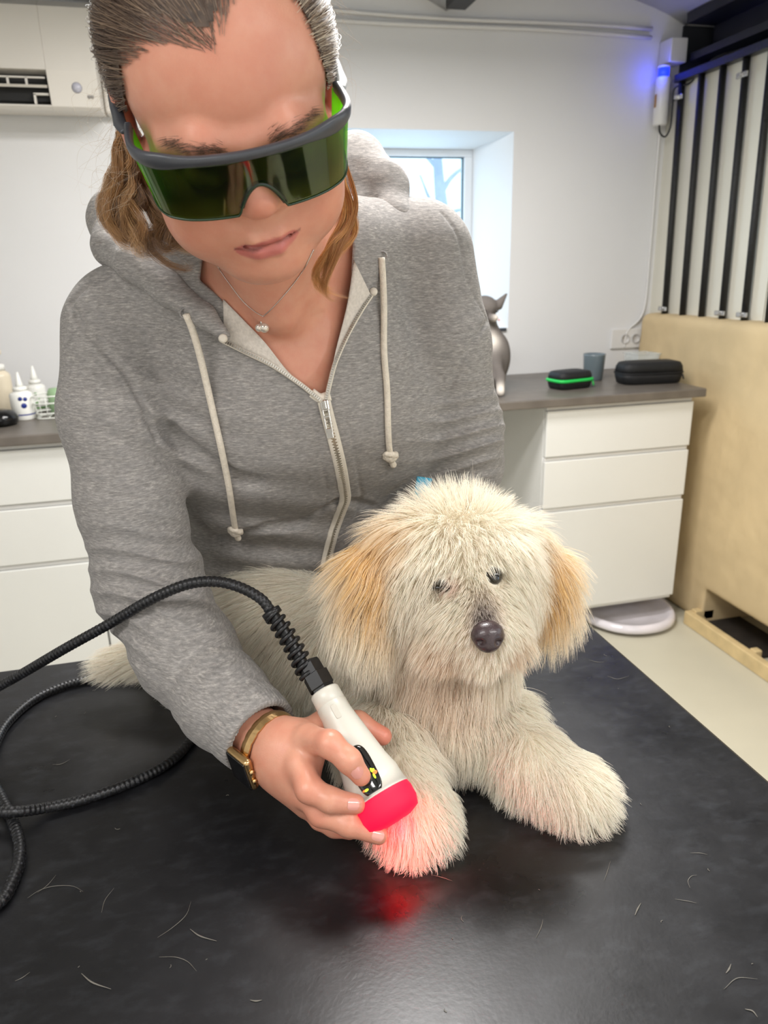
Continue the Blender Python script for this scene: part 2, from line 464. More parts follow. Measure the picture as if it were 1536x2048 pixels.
o = from_bm('trim_5', bm, m_dark); struct(o)
struct(box('wall_recess', (2.28, YB, 1.1), (2.33, 2.87, 2.24), m_black))  # black sheet painted for the dark inside the recess
struct(box('trim_6', (1.94, WALLY-0.01, 2.0), (2.30, WALLY, 2.22), mat('shadow_board', srgb(48, 50, 56), 0.8)))  # dark board paints the recess shade onto the back wall
# fitting: hatch frame made of pale battens on the floor
m_pine = mat('pale_batten', srgb(214, 190, 142), 0.6, noise=(18, 0.06))
hf = tagp(empty('hatch_frame'), 'low pale timber frame on the floor around the hatch in the beige wall', 'frame')
box('batten', (1.785, 1.70, 0.0), (1.815, 2.285, 0.055), m_pine, hf, 0.004)
box('batten', (1.815, 2.255, 0.0), (1.90, 2.285, 0.06), m_pine, hf, 0.004)
box('batten', (1.815, 1.925, 0.0), (1.845, 1.955, 0.058), m_pine, hf, 0.004)
box('tray', (1.816, 1.96, 0.001), (2.02, 2.252, 0.012), mat('hatch_shade_floor', srgb(40, 34, 28), 0.8, noise=(20, 0.2)), hf)  # tray colour darkened to stand in for shade inside the hatch

# black bar grille
m_bar = mat('black_glitter_bar', srgb(14, 14, 15), 0.3, noise=(260, 0.5), bump=(220, 0.9, 0.004))
gr = tagp(empty('bar_grille'), 'black upright bar grille in front of the cream boards on the beige wall', 'grille')
box('top_rail', (1.868, 0.35, 2.008), (1.903, 2.80, 2.036), m_bar, gr, 0.003)
ys = [2.742-0.1165*i for i in range(15)]
for y in ys:
    lean = 0.030
    V, F = tube([(1.885, y, 1.12), (1.885, y+lean*0.5, 1.56), (1.885, y+lean, 2.02)], 0.0125, 12); mesh_obj('bar', V, F, m_bar, gr)
for i, z in ((0, 1.955), (3, 1.955), (0, 1.185), (3, 1.185), (4, 1.185), (7, 1.955), (7, 1.185)):
    bm = bmesh.new(); y = ys[i]+0.030*(z-1.12)/0.9
    bm_box(bm, (1.868, y-0.026, z-0.009), (1.876, y+0.026, z+0.009), 0.003); bm_box(bm, (1.858, y-0.007, z-0.007), (1.870, y+0.007, z+0.007), 0.002)
    from_bm('clamp', bm, m_metal, gr)

# conduits along the top of the back wall
for i, (a, b, z0, z1) in enumerate(((-2.2, 1.80, 2.200, 2.2), (-2.2, 1.80, 2.176, 2.18))):
    pts = [(x, WALLY-0.012, z0+0.004*math.sin(x*5+i)) for x in np.linspace(a, b, 40)]
    o = tube_obj('cable_conduit', pts, 0.0075, m_whitep, None, 8)
    tagp(o, ('upper', 'lower')[i]+' white cable run clipped along the top of the back wall', 'cable', 'white cables under the ceiling')
o = tube_obj('cable_conduit', spline([(1.875, WALLY-0.01, 2.10), (1.872, WALLY-0.01, 1.75), (1.875, WALLY-0.01, 1.4), (1.868, WALLY-0.01, 1.17), (1.80, WALLY-0.01, 1.09), (1.79, WALLY-0.01, 1.02)], 40), 0.0045, m_whitep, None, 8)
tagp(o, 'thin white cable running down the corner beside the black bars', 'cable', 'white cables under the ceiling')

# ---------------------------------------------------------------- kitchen run
m_top = mat('dark_laminate', srgb(104, 97, 90), 0.38, noise=(14, 0.08), bump=(80, 0.1, 0.001))
wt = box('worktop', (-1.6, 2.275, 0.905), (1.765, WALLY-0.002, 0.935), m_top, None, 0.004)
tagp(wt, 'long dark grey laminate worktop along the back wall', 'worktop')
def cabinet(x0, x1, label, plinth=True):
    c = tagp(empty('drawer_cabinet'), label, 'cabinet')
    bm = bmesh.new()
    bm_box(bm, (x0, 2.322, 0.105), (x0+0.018, WALLY-0.01, 0.904)); bm_box(bm, (x1-0.018, 2.322, 0.105), (x1, WALLY-0.01, 0.904))
    bm_box(bm, (x0+0.018, 2.60, 0.105), (x1-0.018, WALLY-0.01, 0.90)); bm_box(bm, (x0+0.018, 2.322, 0.105), (x1-0.018, 2.60, 0.125))
    bm_box(bm, (x0+0.018, 2.335, 0.125), (x1-0.018, 2.34, 0.90))
    from_bm('body', bm, m_white, c)
    for z0, z1 in ((0.725, 0.888), (0.535, 0.708), (0.125, 0.518)):
        bm = bmesh.new(); bm_box(bm, (x0+0.002, 2.30, z0), (x1-0.002, 2.32, z1), 0.0025)
        d = from_bm('drawer', bm, m_white, c)
        bm = bmesh.new(); bm_box(bm, (x0+0.004, 2.309, z1+0.001), (x1-0.004, 2.334, z1+0.0135), 0.002); from_bm('grip_rail', bm, m_whitep, d)
    return c
cabinet(1.157, 1.737, 'white three-drawer cabinet at the right end of the worktop')
cabinet(-1.545, -0.95, 'white drawer cabinet farthest left under the worktop')
cabinet(-0.948, -0.352, 'white three-drawer cabinet under the bottles, left of the woman')
cabinet(-0.350, 0.246, 'white cabinet behind the woman, seen above the dog tail')
bm = bmesh.new()
for x0, x1 in ((-1.50, 0.22),): bm_box(bm, (x0, 2.42, 0.0), (x1, 2.44, 0.105))
tagp(from_bm('cabinet_plinth', bm, m_white), 'recessed white kick board under the left drawer cabinets', 'plinth')

# white oval lid lying on the floor, half under the cabinet
cx, cy = 1.60, 2.43; V = []; prof = [(0.0, 0.030), (0.5, 0.030), (0.78, 0.032), (0.88, 0.044), (0.95, 0.046), (1.0, 0.034), (1.0, 0.018), (0.93, 0.010), (0.0, 0.010)]
F = []; n = 64
for s, z in prof:
    for k in range(n):
        a = 2*math.pi*k/n; rx = 0.195; ry = 0.215 if math.sin(a) < 0 else 0.25
        V.append((cx+rx*s*math.copysign(abs(math.cos(a))**0.9, math.cos(a)), cy+ry*s*math.sin(a), z))
for i in range(len(prof)-1):
    for k in range(n): F.append((i*n+k, i*n+(k+1) % n, (i+1)*n+(k+1) % n, (i+1)*n+k))
m_gloss = mat('glossy_white', srgb(225, 220, 226), 0.12, coat=0.4)
lid = mesh_obj('oval_lid', V, F, m_gloss); tagp(lid, 'glossy white oval lid lying on the floor below the right cabinet', 'lid')
for dx, dy in ((-0.12, -0.1), (0.12, -0.1), (-0.12, 0.15), (0.12, 0.15)):
    V, F = lathe([(0.012, 0.0), (0.012, 0.012)], 12, (cx+dx, cy+dy, 0)); mesh_obj('foot', V, F, m_blackp, lid)

# ---------------------------------------------------------------- air conditioner
ac = tagp(empty('air_conditioner'), 'white wall-mounted air conditioner above the left worktop', 'air conditioner')
m_ac = mat('ac_shell', srgb(226, 221, 212), 0.4, noise=(3, 0.01))
def ac_prof(x0, x1, cut):
    pr = [(2.87, 2.135), (2.70, 2.135), (2.655, 2.11), (2.650, 1.945), (2.672, 1.852), (2.69, 1.845), (2.87, 1.86)]
    if cut: pr = [(2.87, 2.135), (2.70, 2.135), (2.655, 2.11), (2.650, 1.945), (2.76, 1.94), (2.79, 1.90), (2.72, 1.862), (2.671, 1.856), (2.672, 1.852), (2.69, 1.845), (2.87, 1.86)]
    return prism([(0, 0)]*0+[(y, z) for y, z in pr], (x0, 0, 0), (0, 1, 0), (0, 0, 1), (x1-x0, 0, 0))
V, F = merge([ac_prof(-1.05, -0.338, True), ac_prof(-0.338, -0.197, False)])
o = mesh_obj('housing', V, F, m_ac, ac, smooth=False)
md = o.modifiers.new('b', 'BEVEL'); md.width = 0.004; md.segments = 2; md.limit_method = 'ANGLE'
box('outlet_liner', (-1.04, 2.70, 1.87), (-0.342, 2.86, 1.935), mat('dark_outlet', srgb(22, 22, 22), 0.6), ac)
V, F = prism([(2.652, 1.905), (2.66, 1.899), (2.69, 1.906), (2.688, 1.912)], (-1.045, 0, 0), (0, 1, 0), (0, 0, 1), (0.703, 0, 0)); mesh_obj('vane', V, F, m_ac, ac, smooth=False)
bm = bmesh.new()
for x in (-0.50, -0.448, -0.397): bm_box(bm, (x-0.003, 2.660, 1.905), (x+0.003, 2.668, 1.926))
bm_box(bm, (-0.503, 2.660, 1.924), (-0.345, 2.667, 1.928))
bm_box(bm, (-0.385, 2.676, 1.858), (-0.379, 2.69, 1.886)); bm_box(bm, (-0.385, 2.676, 1.883), (-0.342, 2.69, 1.888))
from_bm('louvre_guide', bm, m_ac, ac)
nrm = np.array((0, -0.973, -0.23)); c0 = np.array((-0.258, 2.6605, 1.902))
V, F = lathe([(0.0135, 0), (0.0135, 0.002), (0.0, 0.0025)], 32, c0, nrm); mesh_obj('badge', V, F, mat('lilac_badge', srgb(196, 196, 208), 0.3), ac)
V, F = tube([c0+0.0137*(math.cos(a)*np.array((1, 0, 0))+math.sin(a)*np.cross(nrm, (1, 0, 0)))+nrm*0.001 for a in np.linspace(0, 2*math.pi, 32, endpoint=False)], 0.0011, 6, closed=True); mesh_obj('badge_ring', V, F, mat('grey_ring', srgb(130, 128, 138), 0.4), ac)
for dx in (0.031, 0.040):
    V, F = lathe([(0.005, 0), (0.004, 0.002), (0.0, 0.0025)], 16, c0+np.array((dx, 0.004, -0.023)), nrm); mesh_obj('indicator', V, F, mat('grey_led', srgb(150, 148, 145), 0.3), ac)
# pipe cover rising beside it
o = box('pipe_cover', (-0.195, 2.80, 1.86), (-0.13, WALLY-0.002, 2.20), m_ac, None, 0.008); tagp(o, 'white pipe cover between the air conditioner and the ceiling', 'pipe cover')

# ---------------------------------------------------------------- junction box and air purifier with the blue lamp
jb = box('junction_box', (1.845, 2.80, 2.080), (1.915, WALLY-0.002, 2.162), m_whitep, None, 0.004); tagp(jb, 'square white junction box in the upper right corner', 'junction box')
up = tagp(empty('air_steriliser'), 'white upright tube with a glowing blue top below the junction box', 'air steriliser')
V, F = lathe([(0.024, 1.868), (0.027, 1.874), (0.027, 2.028), (0.025, 2.034)], 28, (1.842, 2.83, 0)); mesh_obj('tube_body', V, F, m_whitep, up)
V, F = lathe([(0.020, 2.034), (0.020, 2.066)], 24, (1.842, 2.83, 0)); mesh_obj('blue_lamp', V, F, mat('blue_glow', (0.02, 0.03, 0.6), 0.4, emit=(0.008, 0.025, 1.0), estr=2.5), up)
V, F = lathe([(0.024, 2.066), (0.024, 2.073), (0, 2.074)], 24, (1.842, 2.83, 0)); mesh_obj('cap', V, F, m_whitep, up)
box('wall_bracket', (1.848, 2.845, 1.875), (1.876, WALLY-0.002, 2.075), m_whitep, up, 0.002)
box('side_label', (1.8135, 2.822, 1.93), (1.8155, 2.834, 1.975), mat('tan_sticker', srgb(170, 130, 80), 0.6), up)
pt = spline([(1.835, 2.82, 1.872), (1.835, 2.81, 1.84), (1.853, 2.80, 1.826), (1.868, 2.795, 1.86), (1.866, 2.79, 1.93), (1.866, 2.785, 1.99), (1.90, 2.74, 2.0), (1.93, 2.66, 2.06), (2.0, 2.6, 2.08)], 60)
tube_obj('cord', pt, 0.0035, m_blackp, up, 8)
l = bpy.data.lights.new('blue_lamp_light', 'POINT'); l.energy = 0.28; l.color = (0.03, 0.06, 1.0); l.shadow_soft_size = 0.02
o = bpy.data.objects.new('blue_lamp_light', l); SC.collection.objects.link(o); o.location = (1.808, 2.80, 2.045)

# ---------------------------------------------------------------- socket and things on the right worktop
so = tagp(empty('wall_socket'), 'white double wall socket above the right worktop', 'socket')
box('plate', (1.725, WALLY-0.012, 1.018), (1.885, WALLY-0.001, 1.10), m_whitep, so, 0.004)
for x in (1.79, 1.84):
    V, F = lathe([(0.020, 0), (0.020, 0.004), (0.017, 0.004), (0.017, -0.004), (0, -0.004)], 24, (x, WALLY-0.0125, 1.058), (0, -1, 0)); s_ = mesh_obj('socket_ring', V, F, mat('socket_grey', srgb(205, 203, 200), 0.4), so)
    for dx in (-0.007, 0.007):
        V, F = lathe([(0.0022, 0), (0, 0.0006)], 8, (x+dx, WALLY-0.0095, 1.058), (0, -1, 0)); mesh_obj('pin_hole', V, F, m_black, s_)
def rounded_case(name, cx, cy, L, Wd, Hh, ang, m, mz, label, cat, zip_r=0.004):
    c = tagp(empty(name), label, cat); ca, sa = math.cos(ang), math.sin(ang)
    n = 48; outl = []
    for k in range(n):
        a = 2*math.pi*k/n; e = 0.45
        outl.append((math.copysign(abs(math.cos(a))**e, math.cos(a))*L/2, math.copysign(abs(math.sin(a))**e, math.sin(a))*Wd/2))
    def ring(s, z): return [(cx+ca*x*s-sa*y*s, cy+sa*x*s+ca*y*s, 0.9355+z) for x, y in outl]
    def shell(lv):
        V = []; F = []
        for s, z in lv: V += ring(s, z)
        for i in range(len(lv)-1):
            for k in range(n): F.append((i*n+k, i*n+(k+1) % n, (i+1)*n+(k+1) % n, (i+1)*n+k))
        F += [tuple(range(n-1, -1, -1)), tuple((len(lv)-1)*n+k for k in range(n))]
        return V, F
    V, F = shell([(0.86, 0), (0.93, 0.004), (0.98, Hh*0.3), (1.0, Hh*0.49)]); mesh_obj('bottom_shell', V, F, m, c)
    V, F = shell([(1.0, Hh*0.51), (0.97, Hh*0.8), (0.90, Hh*0.96), (0.78, Hh)]); mesh_obj('top_shell', V, F, m, c)
    p = np.array(ring(1.0, Hh*0.5)); z_ = mesh_obj('zipper', *tube(p, zip_r, 8, closed=True), mz, c)
    q = np.array(ring(1.04, Hh*0.42))[n//8*7]; tube_obj('zip_pull', [q, q+np.array((0.003, -0.004, -0.018))], 0.0028, mz, z_, 8)
    return c
m_nylon = mat('black_nylon', srgb(16, 17, 20), 0.65, noise=(60, 0.15), bump=(200, 0.3, 0.001))
m_green = mat('green_zip', srgb(30, 190, 80), 0.5)
rounded_case('zip_case', 1.33, 2.475, 0.155, 0.10, 0.062, math.radians(12), m_nylon, m_green, 'small black zip case with bright green zip on the right worktop', 'case', 0.0062)
rounded_case('zip_case', 1.655, 2.475, 0.245, 0.115, 0.080, math.radians(-6), m_nylon, m_nylon, 'large plain black zip case at the right end of the worktop', 'case', 0.003)
V, F = lathe([(0.033, 0), (0.036, 0.004), (0.042, 0.095), (0.043, 0.100), (0.040, 0.100), (0.033, 0.012), (0, 0.012)], 36, (1.505, 2.615, 0.935))
cup = mesh_obj('mug', V, F, mat('slate_glaze', srgb(104, 116, 122), 0.3, coat=0.3)); tagp(cup, 'grey-blue ceramic mug between the two black cases', 'mug')
m_clear = mat('clear_plastic', srgb(225, 232, 232), 0.08, alpha=0.32)
V, F = lathe([(0.050, 0), (0.055, 0.004), (0.062, 0.075), (0.066, 0.078), (0.066, 0.082), (0.058, 0.082), (0.052, 0.006), (0, 0.006)], 4, (1.78, 2.72, 0.935), ref=(1, 1, 0.01), sx=1.15)
o = mesh_obj('plastic_tub', V, F, m_clear, smooth=False); tagp(o, 'clear plastic tub behind the large black case', 'tub')

# ---------------------------------------------------------------- bottles and things on the left worktop
m_bot = mat('bottle_white', srgb(238, 238, 232), 0.3); m_botc = mat('bottle_cream', srgb(226, 214, 190), 0.35)
m_navy = mat('navy_print', srgb(30, 50, 130), 0.4); m_grn = mat('green_print', srgb(90, 150, 70), 0.4)
def at_top(px, py): return on_plane(px, py, 2, 0.935)
def bottle(px, py, r, h, m, label, noz, dots=None, band=None, name='nozzle_bottle'):
    c = at_top(px, py); b = tagp(empty(name), label, 'bottle')
    V, F = lathe([(r*0.93, 0), (r, 0.004), (r, h*0.80), (r*0.9, h*0.86), (r*0.55, h*0.92), (r*0.5, h)], 32, c); mesh_obj('bottle_body', V, F, m, b)
    V, F = lathe([(r*0.62, h*0.93), (r*0.62, h*1.04), (r*0.3, h*1.06)], 24, c); mesh_obj('collar', V, F, m_bot, b)
    V, F = lathe(noz, 20, c+np.array((0, 0, h*1.05))); mesh_obj('nozzle', V, F, m_botc if m is m_botc else m_bot, b)
    if dots:
        d = -c.copy(); d[2] = 0; d /= np.linalg.norm(d); a0 = math.atan2(d[1], d[0])
        for j, (da, z, rr, m2) in enumerate(dots):
            a = a0+da; n_ = np.array((math.cos(a), math.sin(a), 0)); V, F = lathe([(rr, 0), (rr*0.9, 0.0008), (0, 0.001)], 14, c+n_*(r*0.999)+np.array((0, 0, z)), n_, ref=(0, 0, 1)); mesh_obj('printed_mark', V, F, m2, b)
    if band: V, F = lathe([(r*1.004, band[0]), (r*1.004, band[1])], 32, c); mesh_obj('printed_band', V[:], F[:-2], band[2], b)
    return b
bottle(50, 838, 0.034, 0.098, m_bot, 'white nozzle bottle with a navy paw print on the left worktop', [(0.012, 0), (0.010, 0.01), (0.003, 0.045), (0, 0.046)],
       [(0.30, 0.067, 0.0065, m_navy), (-0.12, 0.069, 0.0065, m_navy), (0.12, 0.047, 0.0085, m_navy)], (0.016, 0.020, m_navy))
bottle(79, 822, 0.030, 0.10, m_bot, 'white nozzle bottle with green marks behind the paw print bottle', [(0.012, 0), (0.010, 0.01), (0.003, 0.045), (0, 0.046)],
       [(-0.1, 0.062, 0.005, m_grn), (0.1, 0.045, 0.004, m_grn), (-0.15, 0.030, 0.007, m_grn)], (0.012, 0.018, m_grn))
pb = bottle(12, 828, 0.034, 0.155, m_botc, 'tall cream pump bottle at the left edge of the worktop', [(0.007, 0), (0.007, 0.03), (0.018, 0.032), (0.018, 0.044), (0, 0.045)], name='pump_bottle')
bottle(-18, 822, 0.032, 0.14, m_bot, 'white bottle at the frame edge beside the cream pump bottle', [(0.010, 0), (0.010, 0.02), (0, 0.021)])
# wire basket
bk = tagp(empty('wire_basket'), 'small white wire basket on the left worktop beside the bottles', 'basket')
c = at_top(98, 838); m_wire = mat('white_wire', srgb(232, 234, 226), 0.35)
def sq(h, s, z): return [c+np.array((x*s, y*s+0.03, z)) for x, y in ((-1, -1), (1, -1), (1, 1), (-1, 1))]
def rr(s, z):
    p = []
    for k in range(40):
        a = 2*math.pi*k/40; p.append(c+np.array((math.copysign(abs(math.cos(a))**0.5, math.cos(a))*s, math.copysign(abs(math.sin(a))**0.5, math.sin(a))*s+0.03, z)))
    return np.array(p)
parts = [tube(rr(s, z), 0.0022, 6, closed=True) for s, z in ((0.036, 0.003), (0.037, 0.018), (0.040, 0.050), (0.042, 0.072))]
parts += [tube([rr(0.036, 0.003)[k], rr(0.042, 0.072)[k]], 0.0016, 6) for k in range(0, 40, 5)]
parts += [tube([rr(0.036, 0.003)[k], rr(0.036, 0.003)[(40-k) % 40]], 0.0016, 6) for k in (3, 6, 10, 14, 17)]
V, F = merge(parts); mesh_obj('wire_frame', V, F, m_wire, bk)
c = at_top(118, 828); V, F = lathe([(0.022, 0), (0.026, 0.01), (0.028, 0.07), (0.020, 0.085), (0, 0.086)], 20, c); o = mesh_obj('green_jar', V, F, mat('pale_green', srgb(150, 180, 140), 0.3)); tagp(o, 'pale green jar between the wire basket and the grey sleeve', 'jar')
c = at_top(6, 850); V, F = lathe([(0.03, 0), (0.045, 0.006), (0.048, 0.024), (0.038, 0.040), (0.015, 0.048), (0, 0.048)], 28, c, sx=1.1); o = mesh_obj('black_bowl', V, F, mat('black_gloss', srgb(12, 12, 14), 0.15)); tagp(o, 'low black glossy object at the left edge of the worktop', 'bowl')

# ---------------------------------------------------------------- bare tree outside the window
m_bark = mat('bark', srgb(176, 184, 205), 0.9)
def W3(px, py, Y): return on_plane(px, py, 1, Y)
tr = []
base = W3(890, 560, 7.0); pts = [W3(893, 640, 7.0), W3(888, 520, 7.0), W3(885, 430, 7.0), W3(880, 380, 7.0), W3(876, 330, 7.0), W3(872, 250, 7.0)]
pts[0][2] = 0.0
tr.append(tube(spline(pts, 30), np.linspace(0.075, 0.035, 30), 10))
for q in ([(885, 382), (900, 358), (920, 340), (938, 332), (960, 322)], [(887, 440), (905, 425), (925, 420), (950, 430)], [(884, 440), (860, 400), (840, 350)], [(878, 340), (850, 310), (820, 290)]):
    tr.append(tube(spline([W3(x, y, 7.0+0.1*i) for i, (x, y) in enumerate(q)], 20), np.linspace(0.025, 0.008, 20), 8))
V, F = merge(tr); o = mesh_obj('tree', V, F, m_bark); tagp(o, 'bare tree seen outside through the small window', 'tree')
struct(box('ground_outside', (-8, 3.3, -0.06), (12, 14, -0.01), mat('pale_snowy_ground', srgb(200, 205, 210), 0.9)))

# ---------------------------------------------------------------- grooming table
TZ = 0.82
tm = NT('black_rubber'); v = tm.coord(); b = tm.b
f1 = tm.noise(v, 7, 6, 0.65); f2 = tm.noise(tm.coord((1, 1.8, 1)), 34, 5, 0.7); f3 = tm.noise(v, 240, 2, 0.6)
c1 = tm.ramp(f1, [(0.3, srgb(14, 14, 16)), (0.7, srgb(27, 27, 30))])
c2 = tm.mix(tm.ramp(f2, [(0.50, (0, 0, 0)), (0.80, (0.5, 0.5, 0.5))]), c1, srgb(54, 56, 60))
tm.l(c2, b.inputs['Base Color']); tm.l(tm.ramp(f1, [(0.3, (0.26,)*3), (0.75, (0.42,)*3)]), b.inputs['Roughness'])
b.inputs['Specular IOR Level'].default_value = 0.5
tm.bump(f3, 0.12, 0.0006)
tb = tagp(empty('grooming_table'), 'large black rubber-topped treatment table the dog lies on', 'table')
box('tabletop', (-0.85, 0.325, TZ-0.028), (0.575, 1.072, TZ), tm.m, tb, 0.006, 3)
m_leg = mat('grey_steel', srgb(120, 120, 122), 0.4, metal=0.8)
box('apron', (-0.82, 0.36, TZ-0.07), (0.545, 1.04, TZ-0.029), m_leg, tb)
for x in (-0.8, 0.50):
    for y in (0.38, 0.99): box('leg', (x-0.02, y, 0.0), (x+0.02, y+0.04, TZ-0.07), m_leg, tb)
# loose hairs lying on the rubber
hs = []
def hair_on(pxs, r=0.0004, n=14):
    p = spline([on_plane(x, y, 2, TZ+0.0006) for x, y in pxs], n); p[:, 2] = TZ+0.0006
    hs.append(tube(p, np.r_[np.linspace(r*0.4, r, n//2), np.linspace(r, r*0.3, n-n//2)], 4))
for q in ([(55, 1796), (80, 1780), (110, 1772), (145, 1772), (166, 1783)], [(75, 1785), (95, 1770), (112, 1750)], [(203, 1825), (210, 1800), (228, 1776)],
          [(315, 1875), (345, 1855), (372, 1830), (382, 1803)], [(318, 1914), (350, 1914), (375, 1923), (393, 1942)], [(105, 1529), (122, 1528), (140, 1519)],
          [(1208, 1762), (1214, 1745), (1221, 1722)], [(1072, 1876), (1082, 1855), (1086, 1838)], [(1380, 1776), (1376, 1762), (1383, 1752), (1394, 1750)],
          [(1350, 1798), (1375, 1802), (1393, 1806)], [(1380, 1706), (1400, 1706), (1415, 1709)], [(1448, 1978), (1475, 1956), (1515, 1958)],
          [(1215, 1352), (1235, 1358), (1258, 1352)], [(865, 1750), (885, 1755), (905, 1762)], [(1178, 1320), (1195, 1324), (1208, 1324)], [(30, 1962), (45, 1955), (60, 1944)]):
    hair_on(q, 0.00032)
for q in ([(380, 1858), (400, 1872), (433, 1882)], [(163, 1947), (185, 1965), (222, 1978)], [(1270, 1830), (1275, 1818), (1282, 1806)], [(500, 2000), (512, 2002), (524, 2000)], [(1452, 1946), (1458, 1938), (1462, 1928)], [(1490, 2018), (1505, 2022), (1515, 2034)]):
    hair_on(q, 0.0007, 10)
for i in range(60):
    x, y = rng.uniform(-0.5, 0.55), rng.uniform(0.34, 1.0); a = rng.uniform(0, 6.3); L = rng.choice([0.0015, 0.003, 0.006], p=[.6, .3, .1])
    p = np.array([(x+L*t*math.cos(a+t), y+L*t*math.sin(a+t), TZ+0.0006) for t in np.linspace(0, 1, 4)]); hs.append(tube(p, 0.0003, 4))
V, F = merge(hs); o = mesh_obj('loose_hairs', V, F, mat('pale_hair', srgb(112, 108, 100), 0.6)); tagp(o, 'loose pale dog hairs scattered on the black table', 'hair', kind='stuff')
# ---------------------------------------------------------------- the woman: frames and joints
HC = np.array((0.050, 0.680, 1.497)); HX = np.array((0.980, -0.064, 0.187)); HY = np.array((0.074, -0.759, -0.647)); HZ = np.array((-0.184, -0.648, 0.739))
HX /= np.linalg.norm(HX); HY -= HX*(HX @ HY); HY /= np.linalg.norm(HY); HZ = np.cross(HX, HY)
if HZ[2] < 0: HZ = -HZ
HR = np.array((HX, HY, HZ)); HS = 1.04
def HL(x, y=None, z=None):
    q = np.array((x, y, z), float) if y is not None else np.asarray(x, float)
    return HC + (q*HS) @ HR
def toH(p): return ((p-HC) @ HR.T)/HS
NB = np.array((0.090, 0.870, 1.400))          # base of the neck
ARM_R = [P(232, 655, .865), P(227, 830, .845), P(260, 1000, .86), P(300, 1170, .88), P(372, 1305, .835), P(450, 1405, .79), P(500, 1456, .762)]
RAD_R = [.060, .0555, .057, .060, .053, .046, .041]
ARM_L = [P(845, 515, .93), P(881, 690, .95), P(922, 860, .99), P(925, 930, 1.03), P(850, 1040, 1.03), P(790, 1110, 1.0)]
RAD_L = [.064, .060, .053, .052, .046, .040]
TX = np.array((.41, -.01, .08)); TX /= np.linalg.norm(TX)

def torso(s, g=0.0, k=0.05):
    s.cone((0.135, 1.20, 0.84), (0.128, 1.07, 1.00), .118-g, .116-g, k, sq=(TX, 1.50))
    s.cone((0.128, 1.07, 1.00), (0.114, .945, 1.22), .116-g, .122-g, k, sq=(TX, 1.44))
    s.cone((0.118, .945, 1.22), (0.098, .885, 1.35), .122-g, .085-g, k, sq=(TX, 1.45))
    s.cone(NB, ARM_R[0]+np.array((0.02, 0.01, 0.02)), .052-g, .055-g, k)
    s.cone(NB, ARM_L[0]+np.array((-.01, 0.01, 0.01)), .052-g, .058-g, k)
def bust(s, g=0.0):
    s.ell(P(470, 880, .985), (.092-g, .10-g, .095-g), k=.05)
    s.ell(P(775, 830, 1.0), (.088-g, .095-g, .09-g), k=.05)
def T_sdf():
    s = SDF(); torso(s); bust(s)
    s.chain(ARM_R, RAD_R, .022); s.chain(ARM_L, RAD_L, .022)
    return s
def arm_param(p, arm, i0, i1):
    a, b = arm[i0], arm[i1]; t = (b-a); L = np.linalg.norm(t); t = t/L
    return ((p-a) @ t), L, t
def folds(p):
    d = 0.0022*fnoise(p*np.array((1, 1, 1.9)), 16, 11)
    # gathered cloth at the right elbow
    c = P(292, 1180, .82); r2 = ((p-c)**2).sum(-1); w = np.exp(-r2/(.070**2))
    u = (p @ np.array(CU))*1.0+0.25*(p @ np.array(CR)); d = d+w*0.0085*np.abs(np.sin(u*120+2.4*vnoise(p, 16, 4)))-w*.0045
    c = P(400, 1340, .80); w = np.exp(-((p-c)**2).sum(-1)/(.05**2)); t = ARM_R[6]-ARM_R[4]; t /= np.linalg.norm(t)
    d = d+w*0.0018*np.sin((p @ t)*260+2*vnoise(p, 30, 9))
    c = P(478, 1440, .77); w = np.exp(-((p-c)**2).sum(-1)/(.022**2)); d = d-w*0.003
    # left elbow
    c = P(955, 885, .925); r2 = ((p-c)**2).sum(-1); w = np.exp(-r2/(.062**2))
    u = (p @ np.array(CU))-0.22*(p @ np.array(CR)); d = d+w*0.0095*np.abs(np.sin(u*150+2.4*vnoise(p, 14, 6)))-w*.005
    # folds under the bust and across the belly
    c = P(520, 1080, .95); r2 = ((p-c)**2).sum(-1); w = np.exp(-r2/(.10**2))
    u = (p @ CU)+0.18*(p @ CR); d = d+w*0.005*np.sin(u*150+1.6*vnoise(p, 14, 8))
    c = P(330, 860, .84); w = np.exp(-((p-c)**2).sum(-1)/(.07**2)); u = (p @ CU)+0.45*(p @ CR); d = d+w*0.003*np.sin(u*190+1.4*vnoise(p, 14, 12))
    return d
VCUT = np.array([(446, 600), (488, 642), (530, 686), (577, 745), (624, 786), (653, 788), (662, 745), (674, 690), (690, 630), (702, 560), (708, 440), (640, 380), (420, 400), (400, 560)], float)
def polyd(q, poly):
    """signed distance to a polygon, negative inside"""
    d = np.full(q.shape[:-1], 1e9); ins = np.zeros(q.shape[:-1], bool); n = len(poly)
    for i in range(n):
        a, b = poly[i], poly[(i+1) % n]; e = b-a; w = q-a; t = np.clip((w @ e)/(e @ e), 0, 1)
        d = np.minimum(d, ((w-t[..., None]*e)**2).sum(-1))
        c = ((a[1] > q[..., 1]) != (b[1] > q[..., 1])) & (q[..., 0] < (b[0]-a[0])*(q[..., 1]-a[1])/(b[1]-a[1]+1e-12)+a[0]); ins ^= c
    return np.where(ins, -1, 1)*np.sqrt(d)
def vcut(p):
    w = p-CAM; z = w @ CF; q = np.stack([768+FPX*(w @ CR)/z, 1024-FPX*(w @ CU)/z], -1)
    return np.maximum(polyd(q, VCUT)*z/FPX, z-0.93)

